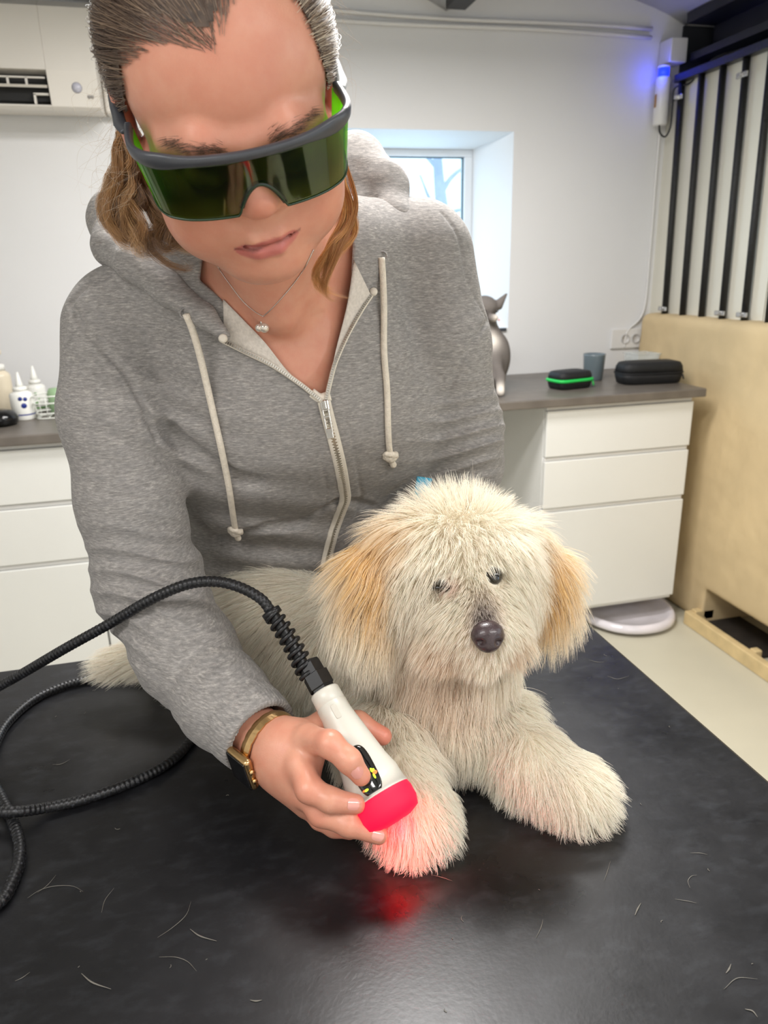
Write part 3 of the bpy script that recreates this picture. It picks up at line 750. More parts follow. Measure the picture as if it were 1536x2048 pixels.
# ---------------------------------------------------------------- body mesh (skin)
B = SDF()
torso(B, .013); bust(B, .015)
_T0 = T_sdf(); _c = P(535, 650, .845); _r = np.array((.085, .075, .10))
def _chest(p):
    q = p-_c; k0 = np.linalg.norm(q/_r, axis=-1); k1 = np.linalg.norm(q/(_r*_r), axis=-1)+1e-9
    return np.maximum(k0*(k0-1)/k1, _T0.ev(p)+.009)
B.func(_chest, .02, lip=.6)
B.cone(HL(0, -.035, -.055), NB+np.array((0, -.01, .0)), .056, .060, .03)
B.cone(HL(0.0, .0, -.08), NB+np.array((0.0, -.045, -.03)), .04, .05, .03)
for sx in (-1, 1): B.cone(HL(sx*.045, -.03, -.06), P(560, 630, .775), .013, .009, .025)      # neck tendons
B.cone(P(505, 655, .797), P(400, 600, .83), .008, .008, .02); B.cone(P(585, 640, .797), P(700, 540, .86), .008, .008, .02)   # collar bones
B.chain(ARM_R, [r*.74 for r in RAD_R[:-1]]+[.028], .02); B.chain(ARM_L, [r*.74 for r in RAD_L[:-1]]+[.027], .02)
e = lambda c, r, k=.012, mode='add': B.ell(HL(*c), np.array(r)*HS, HR, k, mode)
cn = lambda a, b, ra, rb, k=.008, mode='add': B.cone(HL(*a), HL(*b), ra*HS, rb*HS, k, mode)
e((0, -.012, .035), (.076, .095, .083), .01)
e((0, .028, .045), (.068, .054, .062), .02)
e((0, .030, -.030), (.064, .056, .078), .025)
for sx in (-1, 1):
    cn((sx*.054, -.002, -.042), (sx*.012, .062, -.084), .028, .025, .025)
    e((sx*.038, .054, -.040), (.033, .028, .032), .02)
    e((sx*.036, .050, -.060), (.030, .028, .028), .02)
    e((sx*.048, .050, -.018), (.022, .024, .018), .02)
e((0, .073, -.084), (.024, .019, .015), .015)
e((0, .058, -.088), (.032, .026, .016), .02)
B.chain([HL(-.052, .064, .020), HL(-.03, .081, .026), HL(0, .083, .020), HL(.03, .081, .026), HL(.052, .064, .020)], [.009, .010, .009, .010, .009], .014)
for sx in (-1, 1):
    e((sx*.031, .094, .000), (.018, .013, .011), .010, 'sub')
    e((sx*.031, .0745, .0015), (.0155, .0145, .0125), .004)
cn((0, .080, .016), (0, .091, -.014), .0095, .0115, .010)
e((0, .0925, -.0195), (.0160, .0125, .0120), .008)
for sx in (-1, 1):
    e((sx*.0165, .083, -.0245), (.0090, .010, .0085), .006)
    e((sx*.0078, .087, -.0345), (.0034, .005, .0040), .003, 'sub')
e((0, .072, -.055), (.031, .0215, .026), .014)
B.chain([HL(-.025, .078, -0.0570), HL(-.010, .0905, -0.0520), HL(0, .0915, -0.0530), HL(.010, .0905, -0.0520), HL(.026, .078, -0.0550)], [.0028, .0052, .0046, .0052, .0028], .004)
B.chain([HL(-.021, .079, -0.0600), HL(-.008, .0895, -0.0640), HL(.008, .0895, -0.0640), HL(.022, .079, -0.0580)], [.0030, .0066, .0066, .0030], .004)
B.chain([HL(-.027, .081, -0.0577), HL(-.012, .0945, -0.0575), HL(0, .0975, -0.0581), HL(.012, .0945, -0.0573), HL(.029, .081, -0.0541)], [.0012, .0020, .0022, .0020, .0012], .0020, 'sub')
B.chain([HL(.030, .080, -0.0520), HL(.033, .078, -0.0465)], [.0018, .0010], .004, 'sub')
pass
for sx in (-1, 1):
    e((sx*.082, -.012, -.002), (.0075, .018, .031), .006)
    e((sx*.091, -.010, .002), (.005, .010, .018), .004, 'sub')
# right hand closed round the handpiece
def finger(pts, rad, k=.005): B.chain([P(*q) for q in pts], rad, k)
B.cone(P(532, 1484, .748), P(566, 1502, .728), .026, .027, .012, sq=(CU, 1.15))
B.cone(P(566, 1502, .728), P(606, 1512, .712), .022, .018, .018); B.cone(P(562, 1520, .728), P(598, 1545, .704), .020, .017, .018)
B.cone(P(560, 1535, .732), P(600, 1583, .706), .018, .015, .018); B.cone(P(566, 1490, .735), P(618, 1482, .712), .018, .015, .018)
B.cone(P(565, 1545, .735), P(616, 1612, .716), .015, .012, .018)
FING = [[(616, 1478, .704), (660, 1488, .678), (698, 1521, .672), (722, 1552, .676)],
        [(600, 1530, .695), (618, 1578, .678), (660, 1600, .672), (713, 1608, .677)],
        [(604, 1580, .700), (642, 1627, .686), (698, 1650, .680), (758, 1671, .684)],
        [(612, 1600, .722), (640, 1638, .718), (668, 1655, .716), (700, 1664, .716)]]
FR = [[.0135, .0120, .0108, .0090], [.0130, .0120, .0106, .0088], [.0122, .0112, .0100, .0083], [.0105, .0095, .0085, .0072]]
for q, r in zip(FING, FR): finger(q, r, .006)
finger([(590, 1480, .735), (650, 1450, .748), (715, 1448, .752), (765, 1472, .748)], [.016, .0135, .0115, .0095], .010)
# left hand resting on the dog's far side
w = ARM_L[-1]; hd = np.array((-.35, -.2, -.25)); hd /= np.linalg.norm(hd)
B.cone(w, w+hd*.06, .024, .022, .012)
for i, o_ in enumerate((-.03, -.012, .006, .022)):
    a = w+hd*.055+np.array((0, 0, 0))+TX*o_; m_ = a+hd*.035; B.chain([a, m_, m_+hd*.018+np.array((0, -.01, -.018))], [.0095, .0088, .0072], .006)
B.chain([w+hd*.02+TX*.02, w+hd*.045+TX*.045, w+hd*.065+TX*.05], [.012, .0105, .008], .008)
BV, BF = B.mesh((-.36, .35, .72), (.60, 1.22, 1.66), 0.0017)
# pigment map: lips, blush, knuckles, with painted shade on upper lip and mouth line
h = toH(BV); col = np.tile(np.array(srgb(208, 150, 125)), (len(BV), 1))
def blend(w_, c): global col; col = col*(1-w_[:, None])+np.array(c)*w_[:, None]
red = srgb(208, 128, 108); isface = (np.linalg.norm(h, axis=1) < .17)
for c, r, a in (((.045, .07, -.035), .028, .45), ((-.045, .07, -.035), .028, .45), ((0, .10, -.02), .015, .55), ((0, .08, .06), .045, .30), ((0, .08, -.088), .02, .25), ((.085, -.01, 0), .03, .8), ((-.085, -.01, 0), .03, .8)):
    blend(a*np.exp(-((h-np.array(c))**2).sum(1)/(r*r)), red)
lipc = np.abs(h[:, 0])/.026; zc = -.0575+.0025*(h[:, 0]/.026)
up = (h[:, 2]-zc)/(.0068*np.sqrt(np.clip(1-lipc**2, 0, 1))+1e-4); dn = (zc-h[:, 2])/(.0125*np.sqrt(np.clip(1-lipc**2, 0, 1))+1e-4)
lw = np.clip((1-np.maximum(up, dn))*4, 0, 1)*(h[:, 1] > .07)*(lipc < 1); blend(lw*.85, srgb(190, 102, 100)); blend(lw*(up > dn)*.5, srgb(160, 78, 78)); lc_ = h[:, 0]-.001; zl = -.0577+.10*np.abs(lc_)**1.3*0+.0022*(lc_/.026)+.0012*np.cos(lc_/.026*6); blend(.75*np.exp(-((h[:, 2]-zl)/.0013)**2)*(np.abs(lc_) < .0275)*(h[:, 1] > .07), srgb(92, 40, 40))  # upper lip darkening and dark mouth line are shade painted into the colour
for q in FING:
    for j in (1, 3): blend(.45*np.exp(-((BV-P(*q[j]))**2).sum(1)/(.013**2)), srgb(214, 122, 100))
blend(.5*np.exp(-((BV-P(765, 1472, .748))**2).sum(1)/(.02**2)), srgb(214, 100, 84))
m = NT('skin'); at = m.n('ShaderNodeAttribute', attribute_name='pigment_shade'); v = m.coord()
mo = m.noise(v, 55, 4, 0.6); c1 = m.mix(m.ramp(mo, [(0.35, (0, 0, 0)), (0.75, (0.42,)*3)]), at.outputs['Color'], srgb(196, 118, 96))
m.l(c1, m.b.inputs['Base Color']); m.l(m.ramp(m.noise(v, 90, 3), [(.3, (.30,)*3), (.7, (.46,)*3)]), m.b.inputs['Roughness']); m.b.inputs['Specular IOR Level'].default_value = 0.5
m.b.inputs['Subsurface Weight'].default_value = 0.18; m.b.inputs['Subsurface Scale'].default_value = 0.006; m.b.inputs['Subsurface Radius'].default_value = (1, .35, .2)
m.bump(m.noise(v, 620, 4, 0.7), 0.28, 0.0006); m_skin = m.m
person = mesh_obj('person', BV, BF, m_skin)
ca = person.data.color_attributes.new('pigment_shade', 'FLOAT_COLOR', 'POINT'); ca.data.foreach_set('color', np.c_[col, np.ones(len(col))].astype(np.float32).ravel())
tagp(person, 'woman in a grey zip hoodie and green goggles leaning over the table', 'person')
bb = bvh_of(BV, BF)
m_nail = mat('fingernail', srgb(226, 160, 146), 0.22, coat=0.5)
def nail(px, py, tx, ty, L, Wd):
    c = cast(bb, px, py); 
    if c is None: return
    t = P(px+tx, py+ty, .68)-P(px, py, .68); t /= np.linalg.norm(t); h_ = bb.find_nearest(Vector(c)); n = np.array(h_[1])
    if n @ (c-CAM) > 0: n = -n
    t -= n*(n @ t); t /= np.linalg.norm(t); s = np.cross(n, t); V = []; F = []; K = 9
    for j in range(2):
        for i in range(K):
            for u in range(K):
                a = (i/(K-1)-.5)*2; b_ = (u/(K-1)-.5)*2; w_ = 1-.18*max(0, a)**2-.1*max(0, -a)**2
                lim = math.sqrt(max(0, 1-abs(a)**4)); x = b_*Wd/2*w_*(.55+.45*lim); drop = (x/(Wd/2))**2*Wd*.20
                V.append(c+t*(a*L/2)+s*x+n*((.0009 if j == 0 else -.0006)-drop-0.0004*a*a))
    for j in range(2):
        for i in range(K-1):
            for u in range(K-1):
                q = [j*K*K+i*K+u, j*K*K+i*K+u+1, j*K*K+(i+1)*K+u+1, j*K*K+(i+1)*K+u]; F.append(q if j == 0 else q[::-1])
    mesh_obj('fingernail', V, F, m_nail, person)
nail(716, 1546, 20, 30, .0115, .0115); nail(707, 1609, 40, 4, .011, .0105); nail(756, 1671, 40, 14, .0115, .010)

# ---------------------------------------------------------------- hoodie
m = NT('heather_jersey'); v = m.coord((1, 1, 5.0)); v2 = m.coord()
f1 = m.noise(v, 130, 4, 0.7); f2 = m.noise(m.coord((1, 1, 3.5)), 60, 3, 0.6); f3 = m.noise(v2, 900, 2, 0.5)
c = m.ramp(f1, [(0.30, srgb(112, 109, 107)), (0.52, srgb(146, 142, 138)), (0.72, srgb(186, 180, 174))])
c = m.mix(m.ramp(f2, [(0.35, (0, 0, 0)), (0.7, (0.5,)*3)]), c, srgb(129, 127, 126)); m.l(c, m.b.inputs['Base Color'])
m.b.inputs['Roughness'].default_value = 0.95; m.b.inputs['Specular IOR Level'].default_value = 0.15; m.b.inputs['Sheen Weight'].default_value = 0.12
m.bump(f3, 0.3, 0.0008, None); m_jersey = m.m
m_fleece = mat('cream_fleece', srgb(206, 198, 188), 0.95, noise=(300, 0.05), bump=(420, 0.6, 0.0012), spec=0.1)
m_tape = mat('zip_tape', srgb(214, 206, 192), 0.8, noise=(200, 0.03), bump=(600, 0.4, 0.0006), spec=0.2)
m_cord = mat('cream_cord', srgb(222, 212, 196), 0.85, noise=(200, 0.04), bump=(700, 0.9, 0.0012), spec=0.2)
m_silver = mat('silver_teeth', srgb(190, 186, 178), 0.25, metal=1.0)
S0 = T_sdf(); S0.func(folds, mode='disp'); V, F = S0.mesh((-.36, .5, .80), (.60, 1.26, 1.56), 0.005); bt = bvh_of(V, F)
S = T_sdf(); S.func(folds, mode='disp')
def groove(px, r=.0016, k=.003):
    pts = [cast(bt, x, y) for x, y in spline([(a, b) for a, b in px], 24)]; pts = [q for q in pts if q is not None]
    if len(pts) > 2: S.chain(pts[::2], [r]*len(pts[::2]), k, 'sub')
groove([(140, 606), (165, 655), (215, 705), (262, 760), (298, 840), (318, 890)], .0032, .005)
groove([(975, 640), (935, 560), (915, 470), (880, 420)], .0016); groove([(975, 640), (935, 700), (905, 765), (895, 800)], .0016)
groove([(140, 606), (170, 575), (225, 545)], .0026)
groove([(615, 800), (628, 860), (645, 930), (655, 990), (640, 1040)], .0010, .003); groove([(690, 830), (706, 890), (718, 960), (722, 1005), (700, 1060)], .0010, .003)
groove([(395, 1040), (440, 1075), (520, 1060), (600, 1045), (680, 1005), (760, 1020)], .004, .010)
groove([(330, 850), (380, 900), (470, 955), (520, 965)], .004, .014)
S.func(vcut, .004, 'sub')
S.cone(P(512, 1468, .756), P(575, 1506, .725), .034, .036, .003, 'sub')
S.box(P(600, 1530, .73), (.06, .06, .045), (np.array(CR), CU, CF), k=.0, mode='sub') if False else None
SV, SF = S.mesh((-.36, .5, .80), (.60, 1.26, 1.56), 0.0024)
hoodie = mesh_obj('hoodie', SV, SF, m_jersey, person); bs = bvh_of(SV, SF)
# ribbed cuff
t = ARM_R[6]-ARM_R[5]; t /= np.linalg.norm(t); c0 = P(474, 1428, .774); c1 = P(516, 1466, .756)
K = SDF(); K.chain([c0, c0*.5+c1*.5, c1+t*.03], [.0435, .0435, .041], .004); K.func(lambda p: (p-c1) @ t-.006, .004, 'and'); K.cone(c0+t*.02, c1+t*.03, .034, .036, .003, 'sub')
ax_ = frame_from(t)
K.func(lambda p: 0.0004*np.sin(np.arctan2((p-c0) @ ax_[0], (p-c0) @ ax_[1])*58), mode='disp')
V, F = K.mesh(c0-.09, c1+.09, .0013); mesh_obj('cuff', V, F, m_jersey, hoodie)
# hood lying round the neck
HLp = [(450, 672, .768), (408, 632, .766), (340, 580, .777), (272, 526, .80), (226, 492, .845), (240, 440, .885)]
HRp = [(712, 328, .935), (765, 375, .91), (787, 445, .888), (775, 515, .875), (758, 560, .862), (745, 592, .853)]
Hd = SDF()
Hd.chain([P(*q) for q in HLp], [.006, .012, .017, .020, .023, .03], .008)
Hd.chain([P(*q) for q in HRp], [.030, .027, .022, .016, .011, .006], .024)
Hd.chain([P(240, 440, .885), NB+(-.085, .045, -.005), NB+(-.03, .085, .02), NB+(.05, .085, .035), P(712, 328, .935)], [.03, .036, .038, .036, .032], .03)
Hd.ell(NB+(.01, .115, -.075), (.13, .045, .11), k=.04); Hd.ell(NB+(.01, .10, -.15), (.09, .05, .07), k=.04)
Hd.chain([P(462, 655, .785), P(420, 590, .80), P(372, 520, .83), P(330, 460, .88)], [.006, .018, .026, .03], .012)
Hd.chain([P(740, 580, .862), P(735, 500, .885), P(722, 420, .905), P(705, 360, .925)], [.006, .015, .022, .026], .012)
Hd.func(lambda p: 0.0018*fnoise(p, 26, 21)+.0008*vnoise(p, 120, 22), mode='disp')
c = [P(*q) for q in HLp]; g_ = [q-np.array(CF)*.0+n_ for q, n_ in zip(c, [np.zeros(3)]*6)]
for off in (-.011, -.006):
    pts = []
    for q, r_ in zip(HLp[1:5], (.014, .019, .022, .024)): pts.append(P(q[0]-off*900, q[1]-abs(off)*900-6, q[2])-np.array(CF)*(r_*.93))
    Hd.chain(pts, [.0012]*4, .002, 'sub')
pts = [P(q[0]-20, q[1]-2, q[2])-np.array(CF)*(r_*.78) for q, r_ in zip(HRp[1:5], (.026, .021, .016, .011))]; Hd.chain(pts, [.0013]*4, .002, 'sub')
neckc = SDF(); Hd.cone(HL(0, -.035, -.055), NB+np.array((0.005, -.04, -.04)), .060, .064, .006, 'sub')
V, F = Hd.mesh((-.30, .55, 1.10), (.5, 1.25, 1.62), .0028); hood = mesh_obj('hood', V, F, m_jersey, hoodie); bh = bvh_of(V, F)
bsh = [bs, bh]
def cast2(x, y, off=0.0, fb=.85):
    best = None
    for b_ in bsh:
        q = cast(b_, x, y, off)
        if q is not None and (best is None or (q-CAM) @ CF < (best-CAM) @ CF): best = q
    return best if best is not None else P(x, y, fb)
def ribbon(inner, outer, n, mt, name, off=.0012, th=.0022, parent=None):
    a = resample(spline(inner, 80), n); b = resample(spline(outer, 80), n); V = []; K = 5
    for i in range(n):
        for k in range(K):
            q = a[i]+(b[i]-a[i])*k/(K-1); V.append(q)
    pos = []
    for q in V: pos.append(cast(bt, q[0], q[1]))
    # carry the depth of the neighbour across the cut edge
    dep = np.array([np.nan if q is None else (q-CAM) @ CF for q in pos]).reshape(n, K)
    for i in range(n):
        row = dep[i]; ok = ~np.isnan(row)
        if ok.any(): med = np.median(row[ok]); row[~ok | (np.abs(row-med) > .02)] = np.median(row[ok & (np.abs(row-med) <= .02)]) if (ok & (np.abs(row-med) <= .02)).any() else med
    col_ = np.nanmedian(dep, axis=1); idx = np.arange(n); g = ~np.isnan(col_); col_ = np.interp(idx, idx[g], col_[g])
    cs = np.convolve(np.r_[[col_[0]]*4, col_, [col_[-1]]*4], np.ones(9)/9, 'valid')
    dd = dep.copy()
    for k in range(K):
        g = ~np.isnan(dd[:, k]) & (np.abs(dd[:, k]-col_) < .02); dd[:, k] = np.interp(idx, idx[g], dd[g, k]) if g.sum() > 3 else col_
    ds = np.stack([np.convolve(np.r_[[dd[0, k]]*4, dd[:, k], [dd[-1, k]]*4], np.ones(9)/9, 'valid') for k in range(K)], 1)
    top = []; 
    for i in range(n):
        for k in range(K): top.append(P(V[i*K+k][0], V[i*K+k][1], ds[i, k]-off-.0012))
    top = np.array(top); bot = top+np.array(CF)*th*2.2; VV = np.vstack([top, bot]); F = []; N = n*K
    for i in range(n-1):
        for k in range(K-1):
            q = [i*K+k, i*K+k+1, (i+1)*K+k+1, (i+1)*K+k]; F += [q, [N+j for j in q[::-1]]]
    for i in range(n-1): F += [[i*K, (i+1)*K, N+(i+1)*K, N+i*K], [i*K+K-1, N+i*K+K-1, N+(i+1)*K+K-1, (i+1)*K+K-1]]
    return mesh_obj(name, VV, F, mt, parent), cs
ZL = [(446, 682), (490, 704), (545, 731), (600, 768), (644, 803)]; ZR = [(743, 590), (722, 622), (696, 668), (672, 722), (660, 765), (652, 803)]
ZD = [(648, 803), (656, 835), (668, 880), (680, 930), (688, 975), (690, 1000), (682, 1022), (668, 1062), (658, 1100), (650, 1135)]
ribbon([(446, 598), (488, 641), (530, 685), (577, 744), (626, 788)], [(448, 680), (492, 702), (546, 730), (602, 768), (646, 803)], 40, m_fleece, 'fleece_facing', parent=hoodie)
ribbon([(708, 520), (698, 590), (688, 636), (674, 690), (662, 745), (653, 788)], [(742, 590), (722, 622), (698, 664), (674, 720), (662, 765), (653, 801)], 40, m_fleece, 'fleece_facing', parent=hoodie)
def along(px, n, off=.001, w=7):
    q = resample(spline(px, 120), n); pts = [cast(bt, a, b, 0) for a, b in q]
    dep = np.array([np.nan if t_ is None else (t_-CAM) @ CF for t_ in pts]); i = np.arange(n); g = ~np.isnan(dep)
    g &= np.abs(dep-np.nanmedian(dep)) < .2; dep = np.interp(i, i[g], dep[g]); kk = np.ones(w)/w
    dep = np.convolve(np.r_[[dep[0]]*(w//2), dep, [dep[-1]]*(w//2)], kk, 'valid')
    return np.array([P(a, b, z-off) for (a, b), z in zip(q, dep)])
zipper = empty('zipper'); zipper.parent = hoodie
def teeth(path, pitch, hx, th, side=None):
    d = np.r_[0, np.cumsum(np.linalg.norm(np.diff(path, axis=0), axis=1))]; n = int(d[-1]/pitch); bm = bmesh.new()
    for i in range(n):
        s_ = (i+.5)*pitch; p = np.array([np.interp(s_, d, path[:, k]) for k in range(3)]); j = min(np.searchsorted(d, s_), len(path)-1); t = path[j]-path[j-1]; t /= np.linalg.norm(t)+1e-9
        nn = -np.array(CF); nn = nn-t*(nn @ t); nn /= np.linalg.norm(nn); s = np.cross(nn, t)
        M = Matrix(((s[0], t[0], nn[0], p[0]), (s[1], t[1], nn[1], p[1]), (s[2], t[2], nn[2], p[2]), (0, 0, 0, 1)))
        o_ = hx*(0.35 if i % 2 else -0.35) if side is None else 0
        bm_box(bm, (-hx+o_, -pitch*.30, 0), (hx+o_, pitch*.30, th), 0, 1, M)
    return bm
# the zipper is one part of the hoodie: tapes and teeth in a single mesh with two materials
pl, pr, pd = along(ZL, 60, .0025), along(ZR, 60, .0025), along(ZD, 90, .0028)
tl = tube(pl, .0026, 8, flat=.45, ref=-np.array(CF)); trr = tube(pr, .0026, 8, flat=.45, ref=-np.array(CF)); td = tube(pd, .0075, 10, flat=.28, ref=CF)
bpy.data.objects.remove(zipper)
V, F = merge([tl, trr]); tapeV = mesh_obj('zip_edge', V, F, m_tape, hoodie)
V, F = td; mesh_obj('zip_tape', V, F, m_tape, hoodie)
a_ = -np.array(CF)*.0012
from_bm('zip_teeth', teeth(pl+a_, .0026, .0015, .0014, 1), m_silver, hoodie); from_bm('zip_teeth', teeth(pr+a_, .0026, .0015, .0014, 1), m_silver, hoodie)
from_bm('zip_teeth', teeth(pd+a_*1.3, .0020, .0022, .0014), m_silver, hoodie)
c = along([(646, 800), (650, 812), (653, 830)], 5, .004, 3)[2]; dn = P(656, 845, .9)-P(650, 812, .9); dn /= np.linalg.norm(dn); nn = -np.array(CF); nn -= dn*(nn @ dn); nn /= np.linalg.norm(nn); s = np.cross(nn, dn)
M = Matrix(((s[0], dn[0], nn[0], c[0]), (s[1], dn[1], nn[1], c[1]), (s[2], dn[2], nn[2], c[2]), (0, 0, 0, 1)))
bm = bmesh.new(); bm_box(bm, (-.0048, -.008, 0), (.0048, .005, .004), .0015, 2, M); bm_box(bm, (-.0018, -.007, .004), (.0018, .003, .0065), .0008, 2, M)
bm_box(bm, (-.0040, .003, .0045), (-.0022, .030, .0065), .0006, 2, M); bm_box(bm, (.0022, .003, .0045), (.0040, .030, .0065), .0006, 2, M); bm_box(bm, (-.0040, .024, .0045), (.0040, .036, .0065), .001, 2, M); bm_box(bm, (-.003, .010, .005), (.003, .013, .0066), .0004, 1, M)
from_bm('zip_slider', bm, m_silver, hoodie)
for px in ((447, 676), (744, 584)):
    q = cast2(px[0], px[1], .002, .84); V, F = lathe([(0, -.002), (.0042, -.001), (.0048, .002), (.003, .004), (0, .0042)], 14, q, -CF); mesh_obj('tape_end', V, F, m_tape, hoodie)
# drawstrings with knotted ends
def drawstring(px, dz=None):
    q = resample(spline(px, 100), 46); pts = [cast2(a, b, 0) for a, b in q]; dep = np.array([(t_-CAM) @ CF for t_ in pts])
    # a hanging cord bridges hollows: convex envelope of the depth
    env = dep.copy()
    for _ in range(400): env[1:-1] = np.minimum(env[1:-1], .5*(env[:-2]+env[2:])+.00002)
    path = np.array([P(a, b, z-.0035) for (a, b), z in zip(q, env)])
    d = tube_obj('drawstring', path, .0038, m_cord, hoodie, 12)
    e_ = path[-1]; t = path[-1]-path[-4]; t /= np.linalg.norm(t); s_ = np.cross(t, CF); s_ /= np.linalg.norm(s_)
    kn = SDF(); kn.ell(e_+t*.003, (.0078, .0078, .0062), k=.002); 
    for j in range(5):
        a = e_+t*(.001*j-.002); pt = [a+.0068*(math.cos(u)*s_+math.sin(u)*(-CF))+t*(.0022*math.sin(2*u+j)) for u in np.linspace(0, 2*math.pi, 12)]
        if j % 2 == 0: kn.chain(pt, [.0030]*12, .0008)
    kn.cone(e_+t*.008, e_+t*.016+s_*.002, .0035, .0042, .001)
    V, F = kn.mesh(e_-.025, e_+.025, .0009); mesh_obj('knot', V, F, m_cord, d)
drawstring([(372, 628), (385, 660), (402, 720), (425, 820), (443, 900), (457, 970), (466, 1030), (471, 1062)])
drawstring([(763, 515), (766, 560), (768, 620), (768, 700), (774, 780), (776, 850), (778, 890), (781, 912)])
for px in ((372, 626), (763, 513)):
    q = cast2(px[0], px[1], .001, .8); V, F = tube([q+.0052*(math.cos(a)*np.array(CR)+math.sin(a)*np.array(CU)) for a in np.linspace(0, 2*math.pi, 16, endpoint=False)], .0012, 6, closed=True); mesh_obj('eyelet', V, F, m_jersey, hoodie)
# pocket edge on the lower left
# undershirt edge
q = P(643, 792, .80); o = tube_obj('undershirt_edge', along([(622, 786), (640, 797), (660, 792)], 12, -.004, 3), .006, mat('cream_cotton', srgb(226, 218, 204), 0.9), person, 10)
q1 = [P(712, 415, .845), P(716, 450, .84), P(712, 500, .835), P(700, 530, .825)]
tube_obj('bra_strap', spline(q1, 20), .009, mat('dark_navy_strap', srgb(22, 28, 40), 0.8), person, 10, flat=.3, ref=CF)
# trousers and shoes, hidden behind the table
m_jean = mat('dark_denim', srgb(38, 44, 58), 0.9, noise=(150, 0.1))
L_ = SDF(); L_.cone((.15, 1.20, .84), (.15, 1.22, .76), .12, .13, .04, sq=((1, 0, 0), 1.3))
for sx in (-1, 1): L_.chain([(.15+sx*.085, 1.22, .78), (.15+sx*.10, 1.24, .45), (.15+sx*.11, 1.27, .08)], [.085, .062, .05], .03)
L_.cone((.15, 1.06, .86), (.15, 1.18, .82), .10, .12, .04, sq=((1, 0, 0), 1.3)); L_.func(lambda p: p[..., 1]*-1+1.085, mode='and')
V, F = L_.mesh((-.15, 1.0, .0), (.45, 1.45, 1.0), .008); mesh_obj('trousers', V, F, m_jean, person)
for sx in (-1, 1):
    K = SDF(); x = .15+sx*.11; K.chain([(x, 1.30, .045), (x+sx*.01, 1.20, .035), (x+sx*.02, 1.11, .03)], [.042, .038, .03], .02, sq=((0, 0, 1), .8)); K.func(lambda p: .001-p[..., 2], mode='and')
    V, F = K.mesh((x-.08, 1.0, -.01), (x+.1, 1.4, .12), .005); mesh_obj('shoe', V, F, m_blackp, person)
# ---------------------------------------------------------------- her hair
m = NT('human_hair'); at = m.n('ShaderNodeAttribute', attribute_name='tone')
m.l(at.outputs['Color'], m.b.inputs['Base Color']); m.b.inputs['Roughness'].default_value = 0.38; m.b.inputs['Specular IOR Level'].default_value = 0.6; m_hair = m.m
def toned(o, cols, K):
    a = o.data.attributes.new('tone', 'FLOAT_COLOR', 'POINT'); c = np.repeat(np.asarray(cols), K, axis=0) if cols.ndim == 2 else cols.reshape(-1, 3)
    a.data.foreach_set('color', np.c_[c, np.ones(len(c))].astype(np.float32).ravel())
zx = np.array([-.085, -.076, -.071, -.064, -.045, -.03, -.006, .008, .02, .035, .046, .055, .062, .070, .08]); zz = np.array([-.03, .01, .045, .066, .080, .084, .078, .092, .102, .102, .094, .076, .053, .018, -.03])
def is_hair(l): return ((l[:, 2] > np.interp(l[:, 0], zx, zz)) | (l[:, 1] < .012)) & (l[:, 2] > -.055) & ~((np.abs(l[:, 0]) > .071) & (np.abs(l[:, 1]+.01) < .020) & (l[:, 2] < .028))
cap = SDF(); cap.ell(HL(0, -.012, .035), np.array((.0785, .0975, .0855))*HS, HR, .01); cap.ell(HL(0, .026, .045), np.array((.070, .055, .0635))*HS, HR, .02)
cap.cone(HL(0, -.09, .0), HL(.0, -.115, -.02), .03, .035, .03)
cap.func(lambda p: -np.where(is_hair(toH(p).reshape(-1, 3)), 1, 1).reshape(p.shape[:-1])*(0)+(-.2), mode='and') if False else None
V, F = cap.mesh(HC-.2, HC+.2, .003); lc = toH(V); Fr = F[is_hair(lc)[F].all(1)]; keep = is_hair(lc+np.array((0, .006, -.012)))[F].all(1); F = F[keep]
scalp = mesh_obj('hair', V, F, mat('hair_base', srgb(74, 60, 50), 0.6, noise=(90, 0.3)), person)
# strands swept back to the ponytail
p, n = scatter(V, Fr, 22000, rng); l = toH(p); C0 = np.array((0, -.012, .03)); Rr = np.array((.080, .100, .089)); tail = np.array((0, -.125, -.02))
u0 = (l-C0)/Rr; r0 = np.linalg.norm(u0, axis=1); u0 /= r0[:, None]; u1 = (tail-C0)/Rr; u1 /= np.linalg.norm(u1)
u1 = u1+rng.normal(0, .05, (len(l), 3)); u1 /= np.linalg.norm(u1, axis=1)[:, None]
K = 10; om = np.arccos(np.clip((u0*u1).sum(1), -1, 1)); T = np.linspace(0, 1, K)*np.minimum(1, rng.uniform(.5, 1.0, len(l)))[:, None]
U = (np.sin((1-T)*om[:, None])[..., None]*u0[:, None]+np.sin(T*om[:, None])[..., None]*u1[:, None])/np.sin(om)[:, None, None]
lift = (.0015+rng.exponential(.0012, len(l)))[:, None]*np.sin(np.pi*np.clip(T*1.3, 0, 1))+.001
wv = .0012*np.sin(T*9+rng.uniform(0, 6, len(l))[:, None])
L = C0+U*Rr*(r0[:, None, None]+lift[..., None]*9)+wv[..., None]*np.array((1, 0, .5))
L[:, 0] = l; pos = HC+(L*HS) @ HR
side = (l[:, 0] > .02)*.5+rng.random(len(l)); g = rng.random(len(l))[:, None]
dk = np.array(srgb(92, 74, 62)); md_ = np.array(srgb(140, 118, 98)); lt = np.array(srgb(206, 190, 168))
colr = np.where(side[:, None] > 1.12, lt, np.where(side[:, None] > .72, md_, dk))*(.85+.3*g)
toned(strands('hair_strands', pos, rng.uniform(.00011, .00019, len(l)), m_hair, scalp), colr, K)
